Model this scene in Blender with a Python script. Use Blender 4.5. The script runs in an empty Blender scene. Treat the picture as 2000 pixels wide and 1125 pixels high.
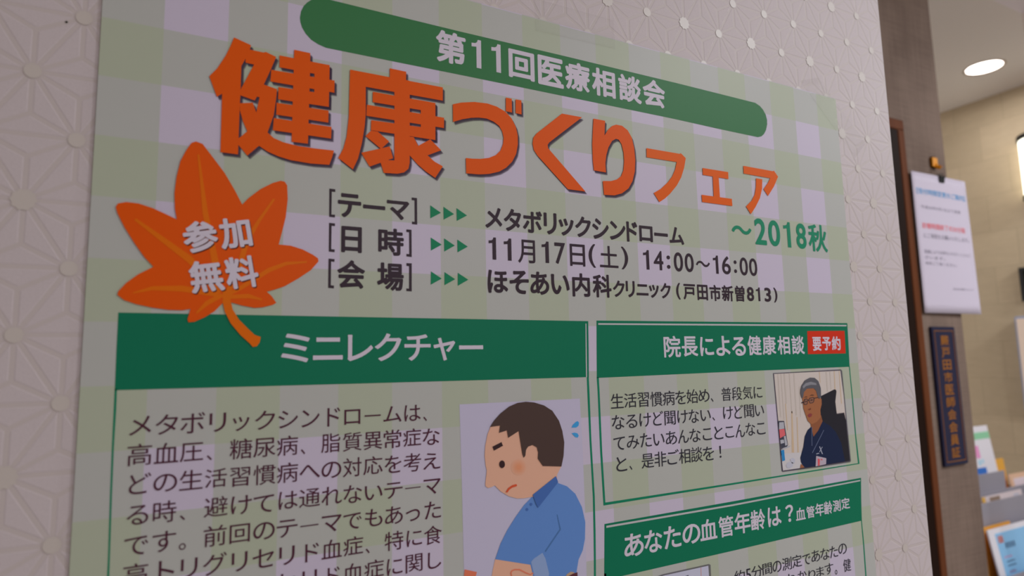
import bpy, bmesh, math, random
from mathutils import Vector, Matrix
from mathutils.geometry import tessellate_polygon

S = bpy.context.scene
COL = S.collection

# ------------------------------------------------------------------ camera
cam_d = bpy.data.cameras.new('camera')
cam = bpy.data.objects.new('camera', cam_d)
COL.objects.link(cam)
cam_d.sensor_width = 36.0
cam_d.lens = 22.2089
cam_d.clip_start = 0.02
cam_d.clip_end = 50
cam_d.dof.use_dof = True
cam_d.dof.focus_distance = 0.47
cam_d.dof.aperture_fstop = 6.3
cam.matrix_world = Matrix([[0.885649, -0.03556, -0.462992, 0.041763], [-0.463846, -0.11447, -0.878489, -0.369784], [-0.02176, 0.99279, -0.117875, 1.52], [0.0, 0.0, 0.0, 1.0]])
S.camera = cam

# ------------------------------------------------------------------ view, world, lights
S.view_settings.view_transform = 'Standard'
S.view_settings.look = 'None'
S.view_settings.gamma = 1.0
S.view_settings.use_curve_mapping = False
S.view_settings.exposure = 0.42

wd = bpy.data.worlds.new('room_ambience')
S.world = wd
wd.use_nodes = True
wd.node_tree.nodes['Background'].inputs[0].default_value = (1.0, 0.94, 0.90, 1)
wd.node_tree.nodes['Background'].inputs[1].default_value = 0.168

def area_light(name, loc, target, size, energy, color, spread=math.pi):
    d = bpy.data.lights.new(name, 'AREA')
    d.shape = 'DISK'; d.size = size; d.energy = energy; d.color = color; d.spread = spread
    o = bpy.data.objects.new(name, d); COL.objects.link(o)
    o.location = loc
    o.rotation_euler = (Vector(target) - Vector(loc)).to_track_quat('-Z', 'Y').to_euler()
    return o

area_light('corridor_lamp_light', (1.35, -0.95, 2.40), (1.2, -0.6, 0.0), 0.35, 8.4, (0.90, 0.95, 1.0))
area_light('corridor_far_fill_light', (1.0, -2.7, 2.40), (0.8, -1.8, 0.0), 0.35, 17.0, (0.95, 0.95, 0.99))  # added unseen fill, set far off for an even spread over the poster
area_light('corridor_right_fill_light', (2.25, -0.45, 2.38), (2.25, 0.0, 0.0), 0.25, 8, (0.90, 0.95, 1.0))  # added unseen fill that brightens the rack, beige wall and lintel
area_light('waiting_room_lamp_light', (2.321, 0.638, 2.428), (2.321, 0.638, 0.0), 0.10, 1.0, (0.97, 0.97, 1.0))
area_light('waiting_room_rear_light', (1.3, 1.5, 2.40), (1.6, 1.2, 0.0), 0.30, 2.5, (0.95, 0.97, 1.0))
area_light('waiting_room_fill_light', (0.7, 2.45, 0.95), (2.2, 0.5, 1.1), 1.1, 13.5, (0.97, 0.97, 1.0))  # added low fill for ceiling and beige wall; no window stands here

# ------------------------------------------------------------------ colours and materials
def lin(c):
    c = c / 255.0
    return c / 12.92 if c <= 0.04045 else ((c + 0.055) / 1.055) ** 2.4

def base(rgb, w=160, k=0.62):
    """surface colour of a print that looks rgb next to paper that looks w"""
    return tuple(min(0.95, max(0.002, lin(v) / lin(w) * k)) for v in rgb) + (1,)

MATS = {}
def mat(name, col, rough=0.5, spec=0.3, metal=0.0, emit=None, strength=0.0):
    if name in MATS: return MATS[name]
    m = bpy.data.materials.new(name); m.use_nodes = True
    b = m.node_tree.nodes['Principled BSDF']
    b.inputs['Base Color'].default_value = col
    b.inputs['Roughness'].default_value = rough
    b.inputs['Specular IOR Level'].default_value = spec
    b.inputs['Metallic'].default_value = metal
    if emit:
        b.inputs['Emission Color'].default_value = emit
        b.inputs['Emission Strength'].default_value = strength
    MATS[name] = m
    return m

def ink(name, rgb, w=160):
    return mat('print_' + name, base(rgb, w), 0.45, 0.12)

def node_mat(name, rough=0.6, spec=0.25):
    m = bpy.data.materials.new(name); m.use_nodes = True
    nt = m.node_tree; b = nt.nodes['Principled BSDF']
    b.inputs['Roughness'].default_value = rough
    b.inputs['Specular IOR Level'].default_value = spec
    MATS[name] = m
    return m, nt, b

def math_node(nt, op, a, b=None, c=None):
    n = nt.nodes.new('ShaderNodeMath'); n.operation = op
    for i, v in enumerate((a, b, c)):
        if v is None: continue
        if isinstance(v, (int, float)): n.inputs[i].default_value = v
        else: nt.links.new(v, n.inputs[i])
    return n.outputs[0]

def mix_col(nt, fac, a, b):
    n = nt.nodes.new('ShaderNodeMix'); n.data_type = 'RGBA'
    nt.links.new(fac, n.inputs[0])
    for i, v in ((6, a), (7, b)):
        if isinstance(v, tuple): n.inputs[i].default_value = v
        else: nt.links.new(v, n.inputs[i])
    return n.outputs[2]

def noise(nt, vec, scale, detail=3):
    n = nt.nodes.new('ShaderNodeTexNoise'); n.inputs['Scale'].default_value = scale
    n.inputs['Detail'].default_value = detail
    nt.links.new(vec, n.inputs['Vector'])
    return n.outputs['Fac']

def mapping(nt, vec, scale=(1, 1, 1), rot=(0, 0, 0)):
    n = nt.nodes.new('ShaderNodeMapping'); n.inputs['Scale'].default_value = scale
    n.inputs['Rotation'].default_value = rot
    nt.links.new(vec, n.inputs['Vector'])
    return n.outputs[0]

def coords(nt, kind='Object'):
    return nt.nodes.new('ShaderNodeTexCoord').outputs[kind]

def bump(nt, b, h, strength=0.2, dist=0.001):
    n = nt.nodes.new('ShaderNodeBump'); n.inputs['Strength'].default_value = strength
    n.inputs['Distance'].default_value = dist
    nt.links.new(h, n.inputs['Height']); nt.links.new(n.outputs[0], b.inputs['Normal'])

# gingham paper of the poster (stripes 31.6 mm wide both ways)
GM, nt, b = node_mat('gingham_paper', 0.45, 0.22)
tc = coords(nt)
sep = nt.nodes.new('ShaderNodeSeparateXYZ'); nt.links.new(tc, sep.inputs[0])
u = math_node(nt, 'MULTIPLY_ADD', sep.outputs[0], 1 / 0.031589, -0.895 + 40)
v = math_node(nt, 'MULTIPLY_ADD', sep.outputs[2], -1 / 0.031589, 0.841 / 0.031589 - 2.018 + 40)
gu = math_node(nt, 'GREATER_THAN', math_node(nt, 'MODULO', u, 2.0), 1.0)      # green column
gv = math_node(nt, 'LESS_THAN', math_node(nt, 'MODULO', v, 2.0), 1.0)         # green row
n_green = math_node(nt, 'ADD', gu, gv)
W0, W1, W2 = base((177, 166, 183), 165), base((161, 160, 156), 165), base((156, 160, 142), 165)
c1 = mix_col(nt, math_node(nt, 'GREATER_THAN', n_green, 0.5), W0, W1)
c2 = mix_col(nt, math_node(nt, 'GREATER_THAN', n_green, 1.5), c1, W2)
nt.links.new(c2, b.inputs['Base Color'])

# embossed wallpaper ground
WM, nt, b = node_mat('white_wallpaper', 0.55, 0.25)
tc = coords(nt)
nz = noise(nt, tc, 900, 2)
nt.links.new(mix_col(nt, nz, base((172, 160, 161), 165), base((181, 169, 171), 165)), b.inputs['Base Color'])
bump(nt, b, nz, 0.12, 0.0003)
RM = mat('wallpaper_ridge', base((173, 161, 159), 165), 0.5, 0.3)
HM = mat('pin_hole_dark', (0.01, 0.008, 0.006, 1), 0.8, 0.1)
PM = mat('wallpaper_pearl_dot', base((175, 164, 158), 165), 0.44, 0.7)

# dark textile wallpaper of the back wall
def textile(name, c_lo, c_hi, scale, blocks):
    m, nt, b = node_mat(name, 0.8, 0.15)
    tc = coords(nt)
    h = noise(nt, mapping(nt, tc, (1, 1, 30)), scale * 0.35, 2)
    w = noise(nt, mapping(nt, tc, (25, 25, 1)), scale * 0.35, 2)
    big = noise(nt, mapping(nt, tc, (blocks, blocks, blocks * 0.6)), 1.0, 1)
    f = math_node(nt, 'MULTIPLY_ADD', h, 0.35, math_node(nt, 'MULTIPLY_ADD', w, 0.38, math_node(nt, 'MULTIPLY', big, 0.65)))
    f = math_node(nt, 'SUBTRACT', f, 0.20)
    nt.links.new(mix_col(nt, f, c_lo, c_hi), b.inputs['Base Color'])
    bump(nt, b, h, 0.15, 0.0005)
    return m
BW = textile('taupe_textile_wallpaper', base((66, 52, 45), 158), base((124, 106, 95), 158), 30, 9)

# beige stone-look wallpaper of the waiting room
ST, nt, b = node_mat('beige_stone_wallpaper', 0.75, 0.15)
tc = coords(nt)
mp = mapping(nt, tc, (1, 1, 1), (math.radians(90), 0, math.radians(90)))
br = nt.nodes.new('ShaderNodeTexBrick')
br.inputs['Scale'].default_value = 1.0
br.inputs['Brick Width'].default_value = 0.16
br.inputs['Row Height'].default_value = 0.13
br.inputs['Mortar Size'].default_value = 0.0025
br.inputs['Mortar Smooth'].default_value = 1.0
br.inputs['Color1'].default_value = base((156, 140, 116), 165)
br.inputs['Color2'].default_value = base((165, 148, 123), 165)
br.inputs['Mortar'].default_value = base((146, 131, 108), 165)
sw = nt.nodes.new('ShaderNodeSeparateXYZ'); nt.links.new(tc, sw.inputs[0])
cb = nt.nodes.new('ShaderNodeCombineXYZ'); nt.links.new(sw.outputs[1], cb.inputs[0]); nt.links.new(sw.outputs[2], cb.inputs[1])
nt.links.new(cb.outputs[0], br.inputs['Vector'])
nz = noise(nt, mapping(nt, tc, (1, 1, 3)), 24, 5)
nt.links.new(mix_col(nt, math_node(nt, 'MULTIPLY', nz, 0.6), br.outputs['Color'], base((138, 122, 100), 165)), b.inputs['Base Color'])

# wood
def wood(name, a, c):
    m, nt, b = node_mat(name, 0.6, 0.08)
    tc = coords(nt)
    n = noise(nt, mapping(nt, tc, (40, 40, 2.5)), 2.0, 4)
    nt.links.new(mix_col(nt, n, a, c), b.inputs['Base Color'])
    return m
FW = wood('brown_frame_wood', base((70, 36, 19), 160), base((96, 54, 31), 160))
DW = wood('dark_door_wood', base((22, 11, 6), 160), base((30, 15, 8), 160))
CE = mat('ceiling_paint', base((180, 174, 170), 165), 0.8, 0.1)
FL, nt, b = node_mat('floor_vinyl', 0.4, 0.3)
tc = coords(nt)
nt.links.new(mix_col(nt, noise(nt, mapping(nt, tc, (2, 20, 1)), 3, 4), (0.42, 0.36, 0.30, 1), (0.52, 0.46, 0.40, 1)), b.inputs['Base Color'])

# ------------------------------------------------------------------ mesh helpers
def link(name, me, parent=None, loc=None):
    o = bpy.data.objects.new(name, me); COL.objects.link(o)
    if parent: o.parent = parent
    if loc: o.location = loc
    return o

def from_py(name, vs, fs, mats, parent=None, mi=None, smooth=False, loc=None):
    me = bpy.data.meshes.new(name); me.from_pydata(vs, [], fs)
    for m in (mats if isinstance(mats, (list, tuple)) else [mats]): me.materials.append(m)
    if mi: me.polygons.foreach_set('material_index', mi)
    if smooth: me.polygons.foreach_set('use_smooth', [True] * len(fs))
    me.update()
    return link(name, me, parent, loc)

def boxes(name, bxs, mats, parent=None, mi=None, bevel=0.0, loc=None):
    """one mesh made of axis-aligned boxes (x0,x1,y0,y1,z0,z1)"""
    bm = bmesh.new()
    for k, (x0, x1, y0, y1, z0, z1) in enumerate(bxs):
        vs = [bm.verts.new(p) for p in ((x0, y0, z0), (x1, y0, z0), (x1, y1, z0), (x0, y1, z0), (x0, y0, z1), (x1, y0, z1), (x1, y1, z1), (x0, y1, z1))]
        for f in ((0, 3, 2, 1), (4, 5, 6, 7), (0, 1, 5, 4), (1, 2, 6, 5), (2, 3, 7, 6), (3, 0, 4, 7)):
            fc = bm.faces.new([vs[i] for i in f])
            if mi: fc.material_index = mi[k]
    if bevel:
        bmesh.ops.bevel(bm, geom=list(bm.edges), offset=bevel, segments=2, affect='EDGES')
    me = bpy.data.meshes.new(name); bm.to_mesh(me); bm.free()
    for m in (mats if isinstance(mats, (list, tuple)) else [mats]): me.materials.append(m)
    return link(name, me, parent, loc)

def empty(name, loc, label, cat, group=None):
    o = bpy.data.objects.new(name, None); COL.objects.link(o)
    o.location = loc; o.empty_display_size = 0.05
    tag(o, label, cat, group)
    return o

def tag(o, label, cat, group=None):
    o['label'] = label; o['category'] = cat
    if group: o['group'] = group
    return o

def struct(o):
    o['kind'] = 'structure'
    return o

def lathe(name, prof, segs, m, parent=None, loc=None, axis='Z', smooth=True, arc=2 * math.pi):
    vs, fs = [], []
    n = len(prof); full = abs(arc - 2 * math.pi) < 1e-6
    cols = segs if full else segs + 1
    for i in range(cols):
        a = arc * i / segs
        for r, h in prof:
            vs.append((r * math.cos(a), r * math.sin(a), h))
    for i in range(segs):
        j = (i + 1) % cols
        for k in range(n - 1):
            fs.append((i * n + k, j * n + k, j * n + k + 1, i * n + k + 1))
    o = from_py(name, vs, fs, m, parent, smooth=smooth, loc=loc)
    return o

# ------------------------------------------------------------------ setting
# wall that carries the poster: plaster slab and the embossed star pattern of its wallpaper in one mesh
WX = 0.6776
def wall_front():
    vs, fs, mi = [], [], []
    def quad(ps, k):
        i = len(vs); vs.extend(ps); fs.append(tuple(range(i, i + len(ps)))); mi.append(k)
    x0, x1, y0, y1, z0, z1 = -1.3, WX, 0.0, 0.33, 0.0, 2.438
    c = ((x0, y0, z0), (x1, y0, z0), (x1, y1, z0), (x0, y1, z0), (x0, y0, z1), (x1, y0, z1), (x1, y1, z1), (x0, y1, z1))
    for f in ((0, 3, 2, 1), (4, 5, 6, 7), (0, 1, 5, 4), (1, 2, 6, 5), (2, 3, 7, 6), (3, 0, 4, 7)):
        quad([c[i] for i in f], 1)
    dx, dz, ox, oz = 0.01957, 0.0324, -0.0073, 1.700
    def hidden(x, z): return 0.012 < x < 0.583 and 0.95 < z < 1.755
    def plate(tri, w=0.00105, b=0.0005, h=0.00012):
        """raised paper field between three pressed-in lines"""
        if all(hidden(x, z) for x, z in tri): return
        if min(p[0] for p in tri) > WX - 0.003 or min(p[1] for p in tri) < 0.85 or max(p[1] for p in tri) > 2.05 or min(p[0] for p in tri) < -0.32: return
        P = [Vector(p) for p in tri]
        if (P[1] - P[0]).cross(P[2] - P[0]) < 0: P.reverse()
        a, b_, c_ = ((P[1] - P[2]).length, (P[2] - P[0]).length, (P[0] - P[1]).length)
        inc = (P[0] * a + P[1] * b_ + P[2] * c_) / (a + b_ + c_)
        r = abs((P[1] - P[0]).cross(P[2] - P[0])) / (a + b_ + c_)
        o = [inc + (p - inc) * (1 - w / r) for p in P]
        n = [inc + (p - inc) * (1 - (w + b) / r) for p in P]
        O = [(min(p.x, WX), -0.00002, p.y) for p in o]; N = [(min(p.x, WX - 0.0004), -h, p.y) for p in n]
        quad([N[0], N[1], N[2]], 0)
        for k in range(3):
            quad([O[k], O[(k + 1) % 3], N[(k + 1) % 3], N[k]], 0)
    rnd = random.Random(4)
    for r in range(-28, 14):
        for q in range(-20, 40):
            if (q + r) % 2: continue
            x, z = ox + q * dx, oz + r * dz
            for A, B, C in (((x, z), (x + 2 * dx, z), (x + dx, z + dz)), ((x, z), (x + 2 * dx, z), (x + dx, z - dz))):
                g = ((A[0] + B[0] + C[0]) / 3, (A[1] + B[1] + C[1]) / 3)
                plate((A, B, g)); plate((B, C, g)); plate((C, A, g))
            if hidden(x, z) or x > WX - 0.006 or x < -0.32 or z < 0.85 or z > 2.05: continue
            big = (q % 2 == 1) and ((q + r) % 4 == 0)
            R = 0.0056 if big else 0.0037
            n = 20
            ring = []
            for i in range(n):
                a = 2 * math.pi * i / n
                rr = R * (1.0 if (i % 2 == 0 or not big) else 0.86)
                ring.append((x + rr * math.cos(a), -0.00030, z + rr * math.sin(a)))
            quad(ring, 2)
    quad([(0.0 - 0.0146 + 0.0006 * math.cos(a * 0.7854), -0.0003, 1.696 + 0.0006 * math.sin(a * 0.7854)) for a in range(8)], 3)
    return struct(from_py('wall_front', vs, fs, [WM, RM, PM, HM], mi=mi))
wall_front()

struct(boxes('floor', [(-2.5, 3.4, -3.0, 3.0, -0.1, 0.0)], FL))
struct(boxes('ceiling', [(-2.5, 3.4, -3.0, 3.0, 2.438, 2.538)], CE))
struct(boxes('wall_back', [(-1.3, 0.53, 0.38, 0.50, 0.0, 2.438), (0.53, 1.379, 0.38, 0.50, 2.0105, 2.438), (1.379, 1.524, 0.38, 0.50, 0.0, 2.438)], BW))
struct(boxes('wall_right', [(2.60, 2.72, 0.20, 3.0, 0.0, 2.438)], ST))
struct(boxes('wall_far', [(-1.3, 2.60, 2.60, 2.72, 0.0, 2.438)], ST))
struct(boxes('trim_1', [(1.3575, 1.3795, 0.379, 0.50, 0.0, 1.988), (0.53, 0.553, 0.379, 0.50, 0.0, 1.988), (0.53, 1.3795, 0.379, 0.50, 1.988, 2.0105)], FW, bevel=0.0015))
struct(boxes('door_1', [(0.554, 1.3570, 0.3805, 0.41, 0.005, 1.987)], DW))
PT = mat('pale_post_paint', base((172, 158, 150), 160), 0.5, 0.3)
struct(boxes('trim_2', [(1.959, 1.975, 0.374, 0.380, 0.0, 2.398)], PT, bevel=0.001))
struct(boxes('trim_3', [(1.524, 3.2, 0.33, 0.381, 2.398, 2.438)], mat('lintel_paint', base((180, 172, 176), 160), 0.6, 0.2)))

# ------------------------------------------------------------------ print data (millimetres on the poster, x from its left edge, y down from its top edge)
ROWS = {
'lecture1': [('メ',21.24,30.78,268.58,277.92),('タ',32.56,42.55,268.41,278.35),('ボ',43.75,54.91,268.1,278.62),('リ',57.04,64.92,269.01,278.71),('ッ',68.18,76.35,271.65,279),('ク',79.12,89.28,269.09,279.07),('シ',90.94,101.2,269.68,279.04),('ン',103.17,112.78,269.91,279.28),('ド',117.1,124.21,269.33,279.68),('ロ',126.63,135.77,270.9,279.32),('ー',138.27,147.75,274.59,275.48),('ム',149.37,160.39,270.23,279.55),('は',162.17,172.34,270.13,279.65),('、',173.99,176.29,277.49,280.17)],
'lecture2': [('高',21.01,31.53,282.1,292.64),('血',32.49,43.23,282.54,292.53),('圧',43.96,54.56,283.47,292.76),('、',56.3,58.79,290.34,292.93),('糖',67.16,78.09,283.05,293.52),('尿',78.68,89.84,283.6,293.52),('病',90.48,101.4,283.16,293.74),('、',103.02,105.35,291,293.89),('脂',113.99,124.47,283.57,294.02),('質',125.93,136.72,283.87,294.3),('異',137.83,148.66,284.36,294.38),('常',149.61,160.21,283.99,294.64),('症',161.37,172.5,283.99,294.45),('な',173.6,184.45,284.75,294.58)],
'lecture3': [('ど',22.37,31.72,296.4,306.34),('の',32.8,43.2,297.87,306.51),('生',44.27,54.89,297.02,306.82),('活',55.85,66.13,297.47,306.87),('習',67.67,77.36,297.87,307.54),('慣',78.96,90.15,297.59,307.98),('病',90.78,101.65,297.58,308.15),('へ',102.51,113.5,299.8,307.13),('の',114.34,125.18,299.18,308.09),('対',126.14,136.66,297.97,308.54),('応',137.69,148.97,298.22,308.43),('を',150.22,160.31,298.81,308.79),('考',161.65,172.46,298.49,309.15),('え',173.82,184.63,299.34,308.89)],
'lecture4': [('る',22,31.18,311.8,320.87),('時',33.19,43.35,310.95,321.41),('、',44.99,47.4,318.86,321.41),('避',55.88,67,311.57,321.48),('け',68.59,78.53,312.4,321.9),('て',79.45,89.58,313.5,322.39),('は',92.01,101.8,312.72,321.99),('通',102.63,113.73,312.69,322.34),('れ',114.55,125.62,312.73,322.64),('な',126.58,137.01,313.17,323.06),('い',138.64,148.9,314.64,322.64),('テ',150.08,160.95,314.3,323.17),('ー',162.55,172.08,318.21,318.8),('マ',174.09,184.88,314.63,323.53)],
'lecture5': [('で',21.59,31.64,326.54,335.19),('す',33.47,43.68,325.56,335.39),('。',45.15,48.17,332.55,335.74),('前',56.16,66.78,325.9,336.08),('回',68.28,78.03,326.84,336.17),('の',79.7,90.31,327.42,336.29),('テ',91.3,101.98,327.7,336.63),('ー',103.49,113.02,331.81,332.5),('マ',114.84,125.69,328.28,337.13),('で',126.66,136.88,328.63,337.33),('も',138.87,148.93,327.67,337.41),('あ',150.52,161.04,327.71,337.75),('っ',163,171.57,330.89,337.49),('た',174.54,184.91,327.76,337.72)],
'lecture6': [('高',21.69,32.09,339.06,349.28),('ト',36.62,43.53,339.63,350.24),('リ',46.37,53.8,340.35,349.55),('グ',56.29,67.25,339.6,350.19),('リ',69.64,77.17,340.88,350.36),('セ',79.71,90.21,340.91,350.51),('リ',92.88,100.73,341.45,350.91),('ド',106.22,113.46,341.77,351.3),('血',114.96,125.91,341.31,351.19),('症',126.78,137.79,341.35,351.47),('、',139.31,141.57,348.98,351.83),('特',150.3,161.39,341.76,352.29),('に',163.39,172.83,342.63,351.75),('食',174.11,185.33,341.87,352.5)],
'lecture7': [('セ',90.88,101.47,355.29,365.3),('リ',104.97,112.59,355.71,364.82),('ド',118.34,124.83,356.09,365.24),('血',126.77,137.78,355.76,365.43),('症',138.57,149.77,355.82,365.56),('に',151.6,160.84,356.78,365.92),('関',162.82,173.07,356.4,366.43),('し',176.46,184.8,357.01,366.39)],
'consult1': [('生',313.75,324.88,269.73,280.01),('活',325.5,336.69,269.82,280.05),('習',337.81,348.13,269.87,280.2),('慣',349.39,360.76,269.74,280.43),('病',361.02,372.69,269.52,280.29),('を',373.33,383.91,269.98,280.01),('始',384.6,396.17,269.35,279.92),('め',396.62,407.86,269.78,279.45),('、',409.26,411.81,276.89,279.83),('普',420.71,431.36,269.32,279.74),('段',432.01,443.23,269.26,279.7),('気',444.11,454.88,269.1,279.46),('に',456.56,466.3,269.82,279.16)],
'consult2': [('な',313.9,324.96,284.7,294.66),('る',326.38,336.32,285.13,294.54),('け',338.49,349.09,284.67,294.5),('ど',351.07,360.65,283.9,294.31),('聞',361.9,372.54,284.4,294.64),('け',374.38,384.69,284.48,294.21),('な',385.57,395.94,284.48,294.58),('い',397.6,408.08,285.51,293.84),('、',409.7,412.17,291.46,294.21),('け',421.32,431.9,284.15,294.07),('ど',433.56,443.4,283.53,294.2),('聞',444.48,455.41,283.78,294.07),('い',456.8,466.9,284.92,293.49)],
'consult3': [('て',314.66,324.63,300.03,309.12),('み',326.34,337.26,299.79,309.12),('た',338.39,348.78,298.91,308.8),('い',350.53,360.8,300.05,308.69),('あ',362.12,372.83,299.15,308.96),('ん',374.05,384.64,299,308.79),('な',385.41,396.59,298.89,308.89),('こ',398.76,408.11,299.55,308.44),('と',410.75,419.94,298.64,308.65),('こ',422.43,431.68,299.69,308.19),('ん',433.45,443.86,298.83,308.83),('な',444.8,455.47,298.28,308.29),('こ',457.48,467.1,299.14,308.27)],
'consult4': [('と',316.31,325.58,313.73,323.79),('、',327.81,330.06,320.63,323.69),('是',338.65,350.04,313.63,323.71),('非',350.67,361.79,313.1,323.79),('ご',362.75,373.85,312.63,323.33),('相',374.02,385,312.92,323.6),('談',385.78,397.43,312.54,323.62),('を',397.85,409.33,313.27,323.62),('！',414.98,416.81,313.69,322.7)],
'consult_title': [('院',364.51,381.1,228.55,244.83),('長',382.24,398.67,228.92,244.37),('に',401,415.46,229.38,244.28),('よ',417.94,433.28,228.53,244.39),('る',435.19,450.77,229.39,244.62),('健',452.95,468.91,228.36,244.39),('康',470.13,486.35,228.18,244.21),('相',488.37,503.6,228.58,244.17),('談',505.89,521.97,228.07,244.28)],
'booking': [('要',532.89,544.41,229.42,241.66),('予',545.64,557.66,229.43,241.23),('約',558.64,570.83,228.9,241.34)],
'vessel_title': [('あ',320.1,337.15,366.9,382.44),('な',337.85,354.2,366.86,382.38),('た',355.78,371.93,366.55,382.07),('の',373.32,390.75,367.79,381.76),('血',390.56,407.64,366.3,381.33),('管',409.42,424.97,366.47,381.7),('年',426.15,443.39,365.71,381.72),('齢',443.67,459.93,365.84,381.46),('は',462.93,478.44,366.05,381),('？',483.74,492.96,366.65,380.1)],
'vessel_sub': [('血',495.76,507.58,370.44,380.28),('管',508.9,518.96,370.61,380.2),('年',520.02,531.1,369.66,380.27),('齢',531.23,542.02,369.32,380.07),('測',542.88,553.14,369.69,379.32),('定',554.21,565.53,369.31,378.64)],
'vessel1': [('約',422.67,433.88,408,417.36),('5',435.21,440.41,408.39,417.35),('分',441.07,453.41,407.65,416.48),('間',453.45,463.96,407.7,416.07),('の',464.84,474.78,407.71,416.29),('測',475.84,486.89,406.83,416.59),('定',487.7,499.15,406.67,416.22),('で',500.04,509.83,407.98,416.24),('あ',511.05,521.71,406.39,415.69),('な',522.36,533.96,406.54,415.88),('た',534.28,544.77,406.48,415.8),('の',545.63,556.64,406.32,415)],
'vessel2': [('わ',479.34,489.82,419.74,426.77),('か',493.1,503.54,419.76,426.84),('り',505.91,514.38,421.16,427.96),('ま',515.62,525.19,420.38,427.83),('す',526.27,537.29,419.5,428.09),('。',539.03,541.92,426.09,429.79),('健',550.42,560.34,419.51,429.73)],
'event_number': [('第',184.04,205.33,26.33,48.52),('1',209.71,216.8,27.28,47.46),('1',224.59,231.74,26.99,47.5),('回',237.76,258.48,27.9,48.8),('医',261.26,282.8,27.23,49.41),('療',284.26,306.17,26.69,48.5),('相',307.97,329.6,26.66,48.68),('談',332.58,354.75,26.87,48.48),('会',356.13,378.78,25.75,47.98)],
'season': [('〜',443.4,466.54,136.66,143.72),('2',470.32,484.41,128.32,151.17),('0',486.98,501.6,128.37,151.26),('1',506.26,515.04,128.44,151.14),('8',522.33,535.61,128.2,151.24),('秋',538.49,564.14,127.34,152.6)],
'theme_label': [('テ',121.65,135.49,143.98,158.57),('ー',136.58,150.25,149.61,152.08),('マ',151.24,165.55,145.28,157.28)],
'date_label': [('日',123.86,135.99,163.83,179.6),('時',145.96,161.95,163.02,179.83)],
'venue_label': [('会',121.72,138.02,184.09,200.94),('場',145.3,161.86,184.38,201.41)],
'theme': [('メ',217.79,230.27,143.16,157.32),('タ',231.58,244.82,142.79,158.3),('ボ',246.12,261.37,142.55,158.18),('リ',262.61,273.16,142.72,158.17),('ッ',274.85,287.37,145.71,158.1),('ク',288.66,302.21,142.96,158.12),('シ',303.45,317.98,143.15,158.44),('ン',318.89,333.33,143.85,157.99),('ド',334.26,344.54,142.88,158.38),('ロ',346.24,359.18,145.04,157.27),('ー',360.7,374.21,149.44,152.02),('ム',375.77,390.55,143.51,157.29)],
'date': [('1',219.96,225.34,163.49,178.38),('1',231.19,236.83,163.36,178.4),('月',241.82,255.11,163.31,179.39),('1',260.45,266.08,163.39,178.4),('7',270.71,279.45,163.48,178.56),('日',283.37,296.15,163.54,179.38),('(',299.29,305.25,162.5,179.67),('土',308.97,325.41,162.91,178.93),(')',328.43,334.6,162.64,179.56),('1',348.98,354.53,163.67,178.58),('4',358.96,368.27,163.57,178.5),(':',371.8,375.22,166.62,176.97),('0',378.96,388.21,163.51,178.69),('0',390.11,399.33,163.59,178.6),('〜',401.78,416.63,168.88,173.64),('1',420.3,425.84,163.57,178.48),('6',429.94,439.57,163.43,178.51),(':',443.28,446.55,166.37,176.89),('0',449.98,459.37,163.4,178.53),('0',460.99,470.42,163.48,178.49)],
'venue': [('ほ',218.71,233.67,185.26,200.57),('そ',234.9,249.55,184.76,200.62),('あ',250.74,265.55,184.82,200.67),('い',267.15,282.16,185.83,199.85),('内',284.55,299.45,184.33,201.02),('科',301.94,318.31,184.31,201.04),('ク',319.69,330.23,188.12,200.28),('リ',331.32,339.59,187.98,200.15),('ニ',341.12,352.36,189.99,198.47),('ッ',353.14,362.52,189.99,199.97),('ク',364.12,374.26,188.21,200.08),('(',379.76,383.86,187.55,200.54),('戸',387.01,399.3,188.09,200.3),('田',401.44,412.54,188.07,200.42),('市',414.56,426.73,187.68,200.7),('新',427.95,440.7,187.56,200.53),('曽',442.82,453.52,187.34,200.41),('8',456.28,464.37,187.91,199.78),('1',467.14,471.69,187.97,199.51),('3',476.99,484.87,187.81,199.79),(')',488.29,492.66,187.4,200.18)],
'lecture_title': [('ミ',91.61,106.8,227.49,243.45),('ニ',108.72,125.36,229.59,242.31),('レ',128.13,143.04,228.05,243.29),('ク',144.08,160.32,227.18,243.6),('チ',162.2,178.98,227.66,243.72),('ャ',180.81,195.31,229.78,243.98),('ー',197.91,214.66,234.61,237.24)]}
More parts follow.
